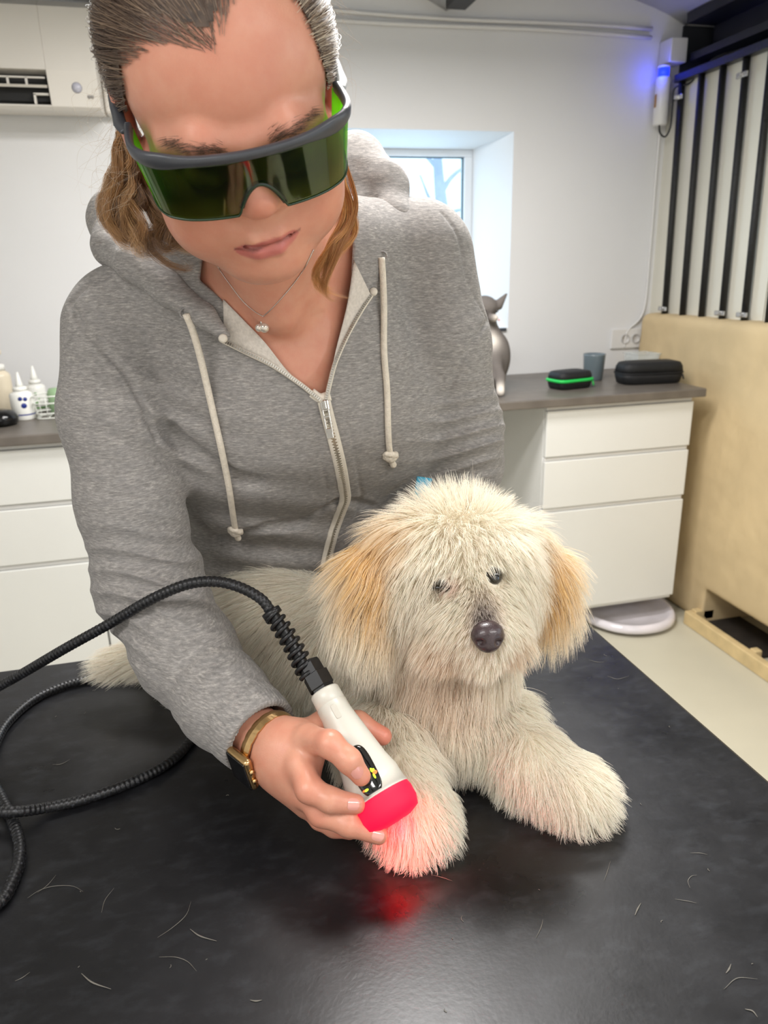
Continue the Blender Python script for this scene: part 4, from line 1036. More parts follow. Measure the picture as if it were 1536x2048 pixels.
# loose locks
def locks(guides, n, spread, wave, cols, rad=.00013, K=26, rt=.6):
    G = np.array([resample(spline(g if isinstance(g, np.ndarray) else PA(g), 60), K) for g in guides]); out = []; cc = []
    NL = max(8, n//230); LA = rng.integers(len(G)-1, size=NL); LW = rng.random(NL); LO = rng.normal(0, 1, (NL, 3)); LP = rng.uniform(0, 6, NL); LC = rng.integers(len(cols), size=NL)
    for i in range(n):
        g_ = rng.integers(NL); w_ = np.clip(LW[g_]+rng.normal(0, .10), 0, 1); a = LA[g_]; q = G[a]*(1-w_)+G[a+1]*w_; t = np.linspace(0, 1, K)[:, None]
        off = (rng.normal(0, .38, 3)*(1-.4*t)+LO[g_]*.8)*spread; f_ = wave[1]*(1+.03*rng.normal()+.2*math.sin(LP[g_]*3)); ph = LP[g_]+rng.normal(0, .22); d = rng.normal(0, 1, 3)*.08+LO[g_]*.35+np.array(CR)
        e_ = rt+.4*rng.random(); q = q+off*(.35+.9*t)+d*(wave[0]*np.sin(t*f_+ph)*(.25+t))+np.array(CU)*0.35*wave[0]*np.cos(t*f_*1.3+ph)
        q = resample(q[:max(8, int(K*e_))], K); out.append(q); cc.append((cols[LC[g_]]*.6+cols[rng.integers(len(cols))]*.4)*(.75+.5*rng.random()))
    return np.array(out), np.array(cc)
brn = [np.array(srgb(*c)) for c in ((112, 78, 48), (150, 108, 66), (176, 132, 84), (92, 66, 44), (200, 160, 112))]
gl_ = [[(252, 215, .665), (240, 300, .68), (222, 370, .69), (212, 420, .695), (240, 455, .69), (265, 440, .69)],
       [(250, 225, .66), (245, 320, .67), (240, 400, .68), (245, 460, .68), (280, 480, .68), (300, 470, .69)],
       [(255, 240, .67), (262, 330, .68), (270, 410, .68), (272, 470, .67), (300, 505, .665), (330, 495, .68)],
       [(262, 260, .68), (285, 350, .69), (310, 430, .68), (320, 480, .67), (345, 500, .67), (362, 470, .69)],
       [(268, 270, .70), (310, 360, .71), (340, 440, .70), (355, 480, .69), (375, 490, .70), (385, 475, .71)]]
q, c = locks(gl_, 6800, .0060, (.0085, 15), brn); toned(strands('loose_lock', q, .00014, m_hair, scalp), c, 26)
gr_ = [[(690, 330, .70), (712, 400, .70), (708, 450, .695), (680, 490, .69), (650, 530, .69), (640, 565, .70), (652, 592, .71), (686, 606, .72)],
       [(680, 350, .70), (695, 410, .70), (690, 460, .695), (665, 500, .69), (644, 535, .70), (636, 560, .70), (645, 585, .71), (672, 598, .72)],
       [(672, 380, .71), (680, 425, .70), (672, 470, .70), (655, 505, .70), (638, 535, .70), (632, 555, .705), (640, 575, .71), (655, 588, .72)]]
gold = [np.array(srgb(*c)) for c in ((186, 128, 66), (206, 152, 90), (160, 104, 54), (226, 182, 124))]
q, c = locks(gr_, 1500, .0034, (.0042, 11), gold); toned(strands('loose_lock', q, .00013, m_hair, scalp), c, 26)
pt_ = [np.array([HL(0, -.118, -.018)+HX*o_*.3, HL(0, -.15, -.03)+HX*o_, NB+(o_-.04, .07, .085), NB+(o_-.07, .12, .0), NB+(o_*1.3-.08, .155, -.10), NB+(o_*1.2-.08, .165, -.17)]) for o_ in (-.022, 0, .022)]
q, c = locks(pt_, 3500, .009, (.006, 9), brn); toned(strands('ponytail', q, .00018, m_hair, scalp), c, 26)
V, F = tube([HL(0, -.112, -.012), HL(0, -.126, -.022)], .016, 18); mesh_obj('hair_tie', V, F, m_blackp, scalp)
# fine flyaway hairs
fa = []
for i in range(150):
    s_ = rng.random() < .45; x, y = (rng.uniform(175, 250), rng.uniform(140, 440)) if s_ else (rng.uniform(630, 690), rng.uniform(0, 190))
    a = P(x+(40 if s_ else -15), y-30, .66); b_ = P(x+rng.normal(0, 22), y+rng.normal(0, 30), .66); c_ = P(x+rng.normal(-12 if s_ else 12, 22), y+rng.normal(25, 30), .67)
    fa.append(resample(spline([a, b_, c_], 20), 12))
fa = np.array(fa); toned(strands('flyaway_hair', fa, .00007, m_hair, scalp), np.tile(lt, (len(fa), 1))*.9, 12)
# eyebrows and lashes
eb = []
for sx in (-1, 1):
    for i in range(230):
        t = rng.random(); x = sx*(.013+.040*t); z = .0245+.009*math.sin(t*2.2)-.004*t+rng.normal(0, .0026*(1.1-t*.7)); q = HL(x, .14, z)
        h_ = bb.ray_cast(Vector(q), Vector(-HY), .2)
        if h_[0] is None: continue
        r_ = np.array(h_[0]); d = HX*sx*(.8+.2*t)+HZ*(.55-.75*t)+rng.normal(0, .12, 3); d /= np.linalg.norm(d); nn = np.array(h_[1])
        eb.append([r_+nn*.0002, r_+d*.003+nn*.0012, r_+d*.0065+nn*.0010])
eb = np.array(eb); toned(strands('eyebrow', eb, .00011, m_hair, person), np.tile(np.array(srgb(96, 70, 54)), (len(eb), 1)), 3)
el = []
for sx in (-1, 1):
    for t in np.linspace(-1, 1, 34):
        q = HL(sx*.031+t*.0135, .14, -.0065+.003*t*t); h_ = bb.ray_cast(Vector(q), Vector(-HY), .2)
        if h_[0] is None: continue
        r_ = np.array(h_[0]); el.append([r_, r_+HY*.003-HZ*.003+HX*t*.001, r_+HY*.006-HZ*.0035+HX*t*.003])
el = np.array(el); toned(strands('eyelash', el, .00018, m_hair, person), np.tile(np.array(srgb(30, 22, 18)), (len(el), 1)), 3)

# ---------------------------------------------------------------- laser goggles
gg = tagp(empty('safety_goggles'), 'green wraparound laser safety goggles with a dark grey brow bar worn by the woman', 'goggles')
m = NT('green_filter'); tr = m.n('ShaderNodeBsdfTransparent'); tr.inputs[0].default_value = (0.25, 0.38, 0.12, 1); gls = m.n('ShaderNodeBsdfGlossy', i_Roughness=0.06); gls.inputs[0].default_value = (.9, 1, .85, 1)
fr_ = m.n('ShaderNodeMapRange'); fr_.inputs[3].default_value = .035; fr_.inputs[4].default_value = .30; lw_ = m.n('ShaderNodeLayerWeight'); lw_.inputs[0].default_value = .22; m.l(lw_.outputs[1], fr_.inputs[0]); mx = m.n('ShaderNodeMixShader'); m.l(fr_.outputs[0], mx.inputs[0]).l(tr.outputs[0], mx.inputs[1]).l(gls.outputs[0], mx.inputs[2]).l(mx.outputs[0], m.out.inputs[0]); m_lens = m.m
half = [(.0775, .030), (.0785, .055), (.0770, .074), (.0705, .0885), (.058, .0975), (.040, .1035), (.020, .1075), (0, .109)]
path = np.array([(-x, y) for x, y in half]+[(x, y) for x, y in half[::-1][1:]]); path = resample(spline(np.c_[path, np.zeros(len(path))], 200), 150)[:, :2]
def topz(x, y): return .026-.010*np.clip((.085-y)/.055, 0, 1)+.001*(1-(x/.078)**2)
def botz(x, y):
    b = -.0185-.002*np.exp(-((np.abs(x)-.045)/.03)**2)
    b = b+.012*np.clip((.075-y)/.045, 0, 1)**1.5
    a = np.abs(x-.002); n = np.where(a < .018, .0235*np.cos(np.clip(a/.018, 0, 1)*np.pi/2)**.8, 0); return b+n*(y > .09)
K = 22; Vo = []; 
tang = np.gradient(path, axis=0); tang /= np.linalg.norm(tang, axis=1)[:, None]; nor = np.c_[-tang[:, 1], tang[:, 0]]
if nor[75] @ np.array((0, 1)) < 0: nor = -nor
for off in (0, -.0018):
    for i in range(150):
        x, y = path[i]; zt, zb = topz(x, y), botz(x, y)
        for k in range(K):
            z = zb+(zt-zb)*k/(K-1); lean = (z-.026)*.10; q = path[i]+nor[i]*(off+lean); Vo.append(HL(q[0], q[1], z))
Vo = np.array(Vo); F = []; N = 150*K
for i in range(149):
    for k in range(K-1):
        q = [i*K+k, i*K+k+1, (i+1)*K+k+1, (i+1)*K+k]; F += [q, [N+j for j in q[::-1]]]
for i in range(149):
    F += [[i*K, (i+1)*K, N+(i+1)*K, N+i*K], [i*K+K-1, N+i*K+K-1, N+(i+1)*K+K-1, (i+1)*K+K-1]]
F += [[k, N+k, N+k+1, k+1] for k in range(K-1)]+[[149*K+k, 149*K+k+1, N+149*K+k+1, N+149*K+k] for k in range(K-1)]
fc_ = np.array([min(j)//1 for j in F]); ci_ = np.array([((j[0] % N)//K) for j in F]); sd_f = np.array([path[min(i, 149)][1] < .079 for i in ci_])
Ff = [f for f, s_ in zip(F, sd_f) if not s_]; lens = mesh_obj('lens', Vo, Ff, m_lens, gg)
m = NT('edge_lit_filter'); tr = m.n('ShaderNodeBsdfTransparent'); tr.inputs[0].default_value = (0.42, 0.86, 0.10, 1); gls = m.n('ShaderNodeBsdfGlossy', i_Roughness=0.06); df_ = m.n('ShaderNodeBsdfTranslucent'); df_.inputs[0].default_value = (.35, .9, .03, 1)  # lime copy of the lens filter, edge lighting put into its colour
mx = m.n('ShaderNodeMixShader'); mx.inputs[0].default_value = .08; m2 = m.n('ShaderNodeMixShader'); m2.inputs[0].default_value = .30; m.l(tr.outputs[0], m2.inputs[1]).l(df_.outputs[0], m2.inputs[2]).l(m2.outputs[0], mx.inputs[1]).l(gls.outputs[0], mx.inputs[2]).l(mx.outputs[0], m.out.inputs[0])
for sg_ in (-1, 1):
    Fs = [f for f, s_, i in zip(F, sd_f, ci_) if s_ and path[min(i, 149)][0]*sg_ > 0]; tagp(mesh_obj('side_shield', Vo, Fs, m.m, gg), 'side shield with edge light put into its lime green colour')
rim = np.array([Vo[i*K] for i in range(150)])
tube_obj('lens_edge', rim, .0009, mat('dark_green_edge', srgb(28, 52, 30), 0.25), lens, 6)
# nose pads along the notch
ni = [i for i in range(150) if abs(path[i][0]-.002) < .017 and path[i][1] > .09]; tube_obj('nose_bridge', rim[ni]-HY*.0015, .0022, mat('clear_dark_rubber', srgb(22, 34, 26), 0.3), gg, 8)
m_gf = mat('graphite_frame', srgb(64, 66, 72), 0.35, noise=(40, 0.05), bump=(300, 0.1, 0.0003)); m_gl = mat('pale_grey_arm', srgb(170, 172, 172), 0.35)
# brow bar: a profiled sweep that deepens towards the corners
V = []; F = []; M_ = 10
sel = [i for i in range(150) if path[i][1] > .034]; nS = len(sel)
for i in sel:
    x, y = path[i]; s_ = abs(x)/.078; hgt = .0032+.0026*np.exp(-((s_-.80)/.20)**2); dep = .0055; zc_ = topz(x, y)+.0022+hgt*.25
    for k in range(M_):
        a = 2*math.pi*k/M_; cx_ = math.copysign(abs(math.cos(a))**.6, math.cos(a)); cz_ = math.copysign(abs(math.sin(a))**.6, math.sin(a))
        q = path[i]+nor[i]*(.0008+dep*.5*cx_-.0015); V.append(HL(q[0], q[1], zc_+hgt*cz_*(.9 if cz_ > 0 else 1.1)))
for i in range(nS-1):
    for k in range(M_): F.append((i*M_+k, i*M_+(k+1) % M_, (i+1)*M_+(k+1) % M_, (i+1)*M_+k))
F += [tuple(range(M_)), tuple((nS-1)*M_+k for k in range(M_-1, -1, -1))]
mesh_obj('brow_bar', V, F, m_gf, gg)
for sx in (-1, 1):
    pts = [HL(sx*.0785, .040, .0205), HL(sx*.0825, .028, .0185), HL(sx*.0835, .012, .017), HL(sx*.0845, -.004, .0165), HL(sx*.085, -.022, .014), HL(sx*.083, -.040, .000)]
    V, F = tube(spline(pts, 30), np.r_[np.linspace(.0052, .0046, 15), np.linspace(.0046, .003, 15)], 10, flat=.38, ref=HZ)
    a = mesh_obj('temple_arm', V, F, m_gl if sx > 0 else m_gf, gg)
    V, F = tube([HL(sx*.0845, .020, .014), HL(sx*.0845, .004, .014)], .0042, 12, flat=.5, ref=HZ); mesh_obj('hinge_cover', V, F, m_gf, a)

# ---------------------------------------------------------------- necklace
ch = tagp(empty('necklace'), 'fine silver necklace with a small round pendant at her throat', 'necklace')
pts = []
for x, y in resample(spline([(436, 532), (455, 560), (485, 600), (510, 622), (527, 632)], 60), 36).tolist()+resample(spline([(527, 632), (548, 612), (580, 575), (605, 540), (626, 498)], 60), 36).tolist()[1:]:
    q = cast(bb, x, y, .0007); pts.append(q if q is not None else P(x, y, .74))
tube_obj('chain', pts, .00045, mat('silver_chain', srgb(205, 200, 194), 0.2, metal=1.0), ch, 6)
q = cast(bb, 527, 650, .004); 
for dx, r_ in ((-.0022, .0042), (.0032, .0052)):
    V, F = lathe([(r_*math.sin(a), -r_*math.cos(a)) for a in np.linspace(.001, math.pi-.001, 14)], 22, q+np.array(CR)*dx, -CF); mesh_obj('pendant', V, F, mat('pearl_silver', srgb(216, 208, 196), 0.15, metal=.6), ch)
tube_obj('pendant_loop', [q+np.array(CU)*.009, q+np.array(CU)*.003], .0015, m_silver, ch, 8)

# ---------------------------------------------------------------- wristwatch
wa = tagp(empty('wristwatch'), 'rose gold wristwatch with a black face on her right wrist', 'watch')
m_rg = mat('rose_gold', srgb(206, 170, 120), 0.28, metal=1.0, noise=(80, 0.06))
c = P(541, 1493, .742); t = P(590, 1528, .712)-P(500, 1460, .76); t /= np.linalg.norm(t); a_, b_, _ = frame_from(t, CU); R_ = .0320
ring = [c+R_*(math.cos(u)*a_*1.0+math.sin(u)*b_*1.12) for u in np.linspace(0, 2*math.pi, 72, endpoint=False)]
V = []; F = []
for i, p_ in enumerate(ring):
    o_ = (p_-c)/np.linalg.norm(p_-c); w_ = .0062*(1.0-.13*(i % 4 == 0)); h_ = .0017
    V += [p_+t*w_+o_*h_*.4, p_+o_*h_, p_-t*w_+o_*h_*.4, p_-t*w_-o_*h_*.6, p_+t*w_-o_*h_*.6]
for i in range(72):
    j = (i+1) % 72
    for k in range(5): F.append((i*5+k, i*5+(k+1) % 5, j*5+(k+1) % 5, j*5+k))
mesh_obj('bracelet', V, F, m_rg, wa, smooth=False)
dirn = -np.array(CR)*.80-np.array(CU)*.45-np.array(CF)*.55; dirn -= t*(dirn @ t); dirn /= np.linalg.norm(dirn); sd_ = np.cross(t, dirn); cc_ = c+dirn*.0345-t*.001
def watch_part(name, hw, h0, h1, mt, rnd):
    M = Matrix(((sd_[0], t[0], dirn[0], cc_[0]), (sd_[1], t[1], dirn[1], cc_[1]), (sd_[2], t[2], dirn[2], cc_[2]), (0, 0, 0, 1)))
    bm = bmesh.new(); bm_box(bm, (-hw[0], -hw[1], h0), (hw[0], hw[1], h1), rnd, 4, M); return from_bm(name, bm, mt, wa, smooth=True)
watch_part('case', (.0195, .0168), -.005, .004, m_rg, .004); watch_part('face', (.0172, .0146), .0035, .0052, mat('black_glass', srgb(6, 6, 8), 0.06, coat=1.0), .0008)
for s_ in (-.006, .006):
    q = cc_+t*.0165+sd_*s_; V, F = lathe([(.0028, 0), (.0028, .0026), (0, .003)], 14, q, t); mesh_obj('crown', V, F, m_rg, wa)

# ---------------------------------------------------------------- light therapy handpiece
hp = tagp(empty('therapy_handpiece'), 'white light therapy handpiece glowing red at its tip, held against the dog paw', 'handpiece')
A_, E_ = P(648, 1382, .744), P(760, 1590, .700); ax = E_-A_; LN = np.linalg.norm(ax); ax /= LN
m_hw = mat('warm_white_shell', srgb(208, 205, 194), 0.32, noise=(30, 0.01), sss=.05)
pr = [(0, 0), (.0140, 0), (.0152, .002), (.0154, .016), (.0150, .0165), (.0150, .0172), (.0158, .018), (.0160, .030), (.0168, .036), (.0182, .046), (.0200, .060), (.0222, .076), (.0245, .092), (.0278, .106), (.0292, .116), (.0298, LN-.002), (.0293, LN), (.0, LN)]
pr = [(r, h*(LN/.126) if 0 < h < LN-.003 else h) for r, h in pr]
V, F = lathe(pr, 48, A_, ax); mesh_obj('shell', V, F, m_hw, hp)
f0, f1_ = None, None
toc = -np.array(CF); toc -= ax*(toc @ ax); toc /= np.linalg.norm(toc); sdv = np.cross(ax, toc)
if sdv @ CR < 0: sdv = -sdv
def rad_at(h): return float(np.interp(h, [q[1] for q in pr], [q[0] for q in pr]))
def patch(name, ang0, h0, hl, wl, mt, off, th, e=2.6, par=hp, col_=None):
    V = []; F = []; n1, n2 = 8, 40
    for j in range(2):
        for i in range(n1+1):
            rr_ = i/n1
            for k in range(n2):
                a = 2*math.pi*k/n2; u = math.copysign(abs(math.cos(a))**(2/e), math.cos(a))*rr_; v_ = math.copysign(abs(math.sin(a))**(2/e), math.sin(a))*rr_
                h_ = h0+u*hl; r_ = rad_at(h_); an = ang0+v_*wl/r_; d_ = toc*math.cos(an)+sdv*math.sin(an); V.append(A_+ax*h_+d_*(r_+(off if j == 0 else off-th)-(0 if rr_ < .99 else .0004)))
    m1 = (n1+1)*n2
    for j in range(2):
        for i in range(n1):
            for k in range(n2):
                q = [j*m1+i*n2+k, j*m1+i*n2+(k+1) % n2, j*m1+(i+1)*n2+(k+1) % n2, j*m1+(i+1)*n2+k]; F.append(q if j == 0 else q[::-1])
    for k in range(n2): F.append([n1*n2+k, n1*n2+(k+1) % n2, m1+n1*n2+(k+1) % n2, m1+n1*n2+k])
    return mesh_obj(name, V, F, mt, par)
sc_ = LN/.126
panel = patch('control_panel', .10, .099*sc_, .024, .0115, mat('gloss_black_panel', srgb(5, 5, 6), 0.08, coat=1.0), .0008, .003, 3.2)
patch('power_button', .08, .108*sc_, .0055, .0052, mat('satin_black', srgb(20, 20, 22), 0.4), .0013, .002, 2, panel)
m_led = mat('lime_led', (.5, .8, .02), 0.4, emit=(.55, .95, .02), estr=1.6); m_ledr = mat('orange_led', (.9, .1, .02), 0.4, emit=(1, .12, .02), estr=2.2)
for an, h_, a1, b1, mt in ((.34, .1035, .0022, .0012, m_led), (.40, .1070, .0018, .0022, m_ledr), (.33, .1100, .0026, .0010, m_led), (.41, .1040, .0014, .0008, m_led), (-.10, .1180, .0012, .0022, m_led), (-.18, .1175, .0009, .0016, m_ledr)):
    patch('status_light', an, h_*sc_, a1, b1, mt, .0013, .001, 2, panel)
patch('grip_recess', .25, .030*sc_, .008, .0030, mat('recess_grey', srgb(196, 192, 180), 0.5), .0003, .001, 5)
m_red = mat('red_glow', (.7, .0, .02), 0.7, emit=(1.0, .0, .045), estr=1.0)
V, F = lathe([(.0290, LN-.001), (.0305, LN+.006), (.0305, LN+.016), (.0275, LN+.024), (.018, LN+.0275), (0, LN+.028)], 48, A_, ax); mesh_obj('red_light_head', V, F, m_red, hp)  # glowing tip, enlarged so it also stands for the red-lit fur
l = bpy.data.lights.new('therapy_light', 'SPOT'); l.energy = 2.4; l.spot_size = math.radians(140); l.spot_blend = 1.0; l.color = (1, .0, .006); l.shadow_soft_size = .022
o = bpy.data.objects.new('therapy_light', l); SC.collection.objects.link(o); o.location = A_+ax*(LN+.030); o.rotation_euler = Vector(P(850, 1700, .765)-(A_+ax*(LN+.030))).to_track_quat('-Z', 'Y').to_euler(); o.parent = hp
# gland nut and spiral strain relief
V, F = lathe([(0, -.034), (.0105, -.034), (.0115, -.031), (.0118, -.020), (.0140, -.019), (.0140, -.004), (.0125, -.003), (.0125, 0), (0, 0)], 6, A_, ax); mesh_obj('gland_nut', V, F, m_blackp, hp, smooth=False)
cab = [P(617, 1352, .752), P(600, 1318, .757), P(582, 1285, .76), P(565, 1258, .762), P(545, 1228, .765)]; cs_ = spline(cab, 200)
d = np.r_[0, np.cumsum(np.linalg.norm(np.diff(cs_, axis=0), axis=1))]; Ls = d[-1]; n = 460; u = np.linspace(0, Ls, n); cen = np.stack([np.interp(u, d, cs_[:, k]) for k in range(3)], 1); tt = np.gradient(cen, axis=0); tt /= np.linalg.norm(tt, axis=1)[:, None]
a0, b0, _ = frame_from(tt[0]); hel = []
for i in range(n):
    a0 = a0-tt[i]*(a0 @ tt[i]); a0 /= np.linalg.norm(a0); b0 = np.cross(tt[i], a0); ph = 2*math.pi*u[i]/.0088; hel.append(cen[i]+(.0090-.0010*u[i]/Ls)*(math.cos(ph)*a0+math.sin(ph)*b0))
tube_obj('spiral_relief', hel, .0025, m_blackp, hp, 8); tube_obj('relief_core', cen, .0062, m_blackp, hp, 12)
V, F = tube([cen[-14], cen[-1]+tt[-1]*.004], .0102, 18); mesh_obj('relief_collar', V, F, m_blackp, hp)
# cable
TT = lambda x, y, up=.0062: on_plane(x, y, 2, TZ+up)
cp = [P(545, 1228, .765), P(522, 1198, .768), P(478, 1174, .772), P(428, 1163, .775), P(370, 1170, .78), P(300, 1200, .79), P(220, 1247, .81), P(130, 1297, .83), P(50, 1344, .86), P(0, 1372, .88), P(-110, 1430, .92)]
cp += [TT(-260, 1560), TT(-240, 1760), TT(-110, 1850), TT(-10, 1812), TT(28, 1756), TT(40, 1700), TT(28, 1648), TT(2, 1595), TT(-22, 1545), TT(-12, 1495), TT(18, 1442), TT(80, 1392), TT(170, 1360), TT(270, 1352), TT(360, 1370), TT(398, 1420), TT(388, 1468), TT(345, 1520), TT(270, 1562), TT(170, 1598), TT(95, 1615, .008), TT(22, 1624, .0185), TT(-60, 1620, .012), TT(-200, 1600), TT(-420, 1570), np.array((-.72, .80, TZ+.007)), np.array((-.855, .82, TZ+.004)), np.array((-.875, .83, TZ-.12)), np.array((-.90, .85, .30)), np.array((-1.0, .9, .02)), np.array((-1.4, 1.2, .008))]
q = resample(spline(cp, 1400), 6800); ss = np.arange(6800)*np.linalg.norm(np.diff(q[:2], axis=0)); Lq = np.linalg.norm(np.diff(q, axis=0), axis=1).mean(); ss = np.arange(6800)*Lq
rr_ = .0057*(1+.05*np.sin(ss*2*math.pi/.0052))
V, F = tube(q, rr_, 12)
m = NT('braided_cable'); v = m.coord(); m.l(m.ramp(m.noise(v, 420, 2, .6), [(.55, srgb(14, 14, 16)), (.72, srgb(60, 62, 68))]), m.b.inputs['Base Color']); m.b.inputs['Roughness'].default_value = .42
o = mesh_obj('handpiece_cable', V, F, m.m); tagp(o, 'black braided cable looping from the handpiece across the black table', 'cable')
# teal strap glimpsed between sleeve and waist
V, F = tube(spline([P(849, 955, .95), P(845, 985, .95), P(850, 1025, .96), P(862, 1080, .97)], 20), .010, 12, flat=.25, ref=CF); o = mesh_obj('dog_lead', V, F, mat('teal_webbing', srgb(70, 160, 190), 0.7)); tagp(o, 'short stretch of teal webbing between the grey sleeve and the dog head', 'dog lead')
# ---------------------------------------------------------------- the dog
D = SDF(); W3_ = lambda *a: np.array(a, float)
rump, mid, chst, fchst, hd = W3_(-.015, .975, .892), W3_(.07, .935, .905), W3_(.175, .835, .915), W3_(.225, .735, .905), P(915, 1150, .805)
D.chain([rump, mid, chst, fchst], [.062, .060, .062, .052], .03)
D.cone(fchst, hd, .050, .060, .03)
D.cone(fchst, P(930, 1300, .835), .045, .045, .03)
D.ell(hd, (.078, .072, .072), np.array((CR, CF, CU)), .02)
D.cone(P(942, 1212, .760), P(966, 1266, .728), .040, .023, .02)                        # muzzle
D.cone(P(948, 1262, .745), P(960, 1305, .735), .022, .018, .012)                        # lower jaw and beard
D.cone(P(915, 1250, .745), P(890, 1285, .748), .028, .020, .012); D.cone(P(1000, 1255, .748), P(1016, 1278, .752), .022, .016, .012)
D.ell(P(872, 1128, .757), (.026, .020, .017), np.array((CR, CF, CU)), .012); D.ell(P(1000, 1108, .762), (.026, .020, .018), np.array((CR, CF, CU)), .012)
D.ell(P(884, 1172, .742), (.010, .010, .006), np.array((CR, CF, CU)), .006, 'sub'); D.ell(P(986, 1152, .745), (.008, .010, .008), np.array((CR, CF, CU)), .006, 'sub')
D.cone(P(890, 1420, .85), P(930, 1420, .85), .04, .04, .02)
# ears
D.chain([P(790, 1085, .80), P(745, 1150, .79), P(735, 1230, .79), P(750, 1290, .795)], [.020, .022, .020, .012], .02)
D.chain([P(1045, 1080, .83), P(1085, 1140, .83), P(1095, 1200, .83), P(1090, 1240, .83)], [.018, .020, .018, .010], .02)
# fore legs stretched out on the table
LEG1 = [W3_(.175, .76, .875), W3_(.165, .68, .868), P(800, 1560, .775), P(822, 1645, .752), P(828, 1682, .742)]; LEG1 = [np.maximum(q, (-9, -9, TZ+.027)) for q in LEG1]
LEG2 = [W3_(.27, .75, .87), W3_(.295, .68, .862), P(1065, 1530, .80), P(1130, 1590, .785), P(1150, 1615, .775)]; LEG2 = [np.maximum(q, (-9, -9, TZ+.024)) for q in LEG2]
D.chain(LEG1, [.042, .038, .033, .036, .032], .015); D.chain(LEG2, [.042, .038, .034, .034, .030], .015)
for j, o_ in enumerate((-.014, -.005, .005, .014)):
    for Lg in (LEG1, LEG2):
        t = Lg[-1]-Lg[-2]; t[2] = 0; t /= np.linalg.norm(t); s_ = np.cross(t, (0, 0, 1)); c = Lg[-1]+t*.010+s_*o_; c[2] = TZ+.017; D.ell(c, (.010, .010, .013), k=.006)
# haunches, hind leg and tail
D.ell(W3_(-.01, .99, .885), (.075, .055, .058), k=.03); D.ell(W3_(.03, 1.0, .875), (.06, .05, .05), k=.03)
D.chain([W3_(-.04, .93, .845), W3_(.03, .875, .842), W3_(.09, .84, .84)], [.024, .020, .018], .02)
TAIL = [P(350, 1290, .985), P(300, 1310, .985), P(250, 1322, .985), P(215, 1330, .985)]; TAIL = [np.maximum(q, (-9, -9, TZ+.018)) for q in TAIL]
D.chain(TAIL, [.020, .015, .011, .008], .02)
D.func(lambda p: (TZ+.0015)-p[..., 2], .004, 'and')
DV, DF = D.mesh((-.25, .45, .78), (.50, 1.12, 1.20), .0032)
m = NT('dog_skin'); m.b.inputs['Roughness'].default_value = .8; v = m.coord(); m.l(m.ramp(m.noise(v, 40, 3), [(.3, srgb(226, 214, 192)), (.7, srgb(238, 229, 210))]), m.b.inputs['Base Color'])
dog = mesh_obj('dog', DV, DF, m.m); tagp(dog, 'fluffy cream-white dog with golden ears lying on the black table', 'dog')
bd = bvh_of(DV, DF)
# nose, eyes
N_ = SDF(); nc = P(977, 1276, .697); nf = (CAM-nc)/np.linalg.norm(CAM-nc); nf = nf+np.array(CR)*.18-np.array(CU)*.25; nf /= np.linalg.norm(nf); nx = np.cross(nf, CU); nx /= np.linalg.norm(nx); nx = nx if nx @ CR > 0 else -nx; nu = np.cross(nx, nf); nu = nu if nu @ CU > 0 else -nu
NR = np.array((nx, nf, nu)); L3 = lambda a, b, c: nc+nx*a+nf*b+nu*c
N_.ell(L3(0, -.004, .001), (.0158, .0125, .0118), NR, .004); N_.ell(L3(0, -.006, .007), (.0125, .010, .008), NR, .006); N_.ell(L3(0, -.002, -.007), (.0100, .0095, .0075), NR, .005)
for sx in (-1, 1): N_.ell(L3(sx*.0088, .0075, -.003), (.0036, .006, .0030), NR, .003, 'sub'); N_.cone(L3(sx*.010, .006, -.004), L3(sx*.0155, .0, -.006), .0016, .0012, .002, 'sub')
N_.cone(L3(0, .0105, -.003), L3(0, .008, -.013), .0009, .0009, .002, 'sub')
V, F = N_.mesh(nc-.03, nc+.03, .0009); mesh_obj('nose', V, F, mat('wet_brown_nose', srgb(58, 44, 46), 0.32, noise=(300, 0.1), bump=(900, 0.5, 0.0005), coat=.25), dog)
m_eye = mat('dark_eye', srgb(14, 11, 12), 0.05, coat=1.0)
EYES = [(P(884, 1174, .733), .0080, .42), (P(986, 1152, .738), .0095, 1.0)]
for c, r_, sq_ in EYES:
    V, F = lathe([(r_*math.sin(a), -r_*math.cos(a)) for a in np.linspace(.001, math.pi-.001, 16)], 24, (0, 0, 0), -CF); V = c+np.array([v_-np.array(CU)*(v_ @ CU)*(1-sq_)+np.array(CR)*(v_ @ CR)*(.6 if sq_ < 1 else 0) for v_ in V]); mesh_obj('eye', V, F, m_eye, dog)
# harness strap under the chest fur
V, F = tube(spline([P(850, 1455, .83), P(870, 1488, .815), P(905, 1500, .815), P(940, 1495, .82), P(965, 1450, .83)], 30), .008, 10, flat=.3, ref=CF); o = mesh_obj('dog_harness', V, F, mat('dark_webbing', srgb(34, 34, 42), 0.8)); tagp(o, 'dark harness strap showing through the dog chest fur', 'harness')

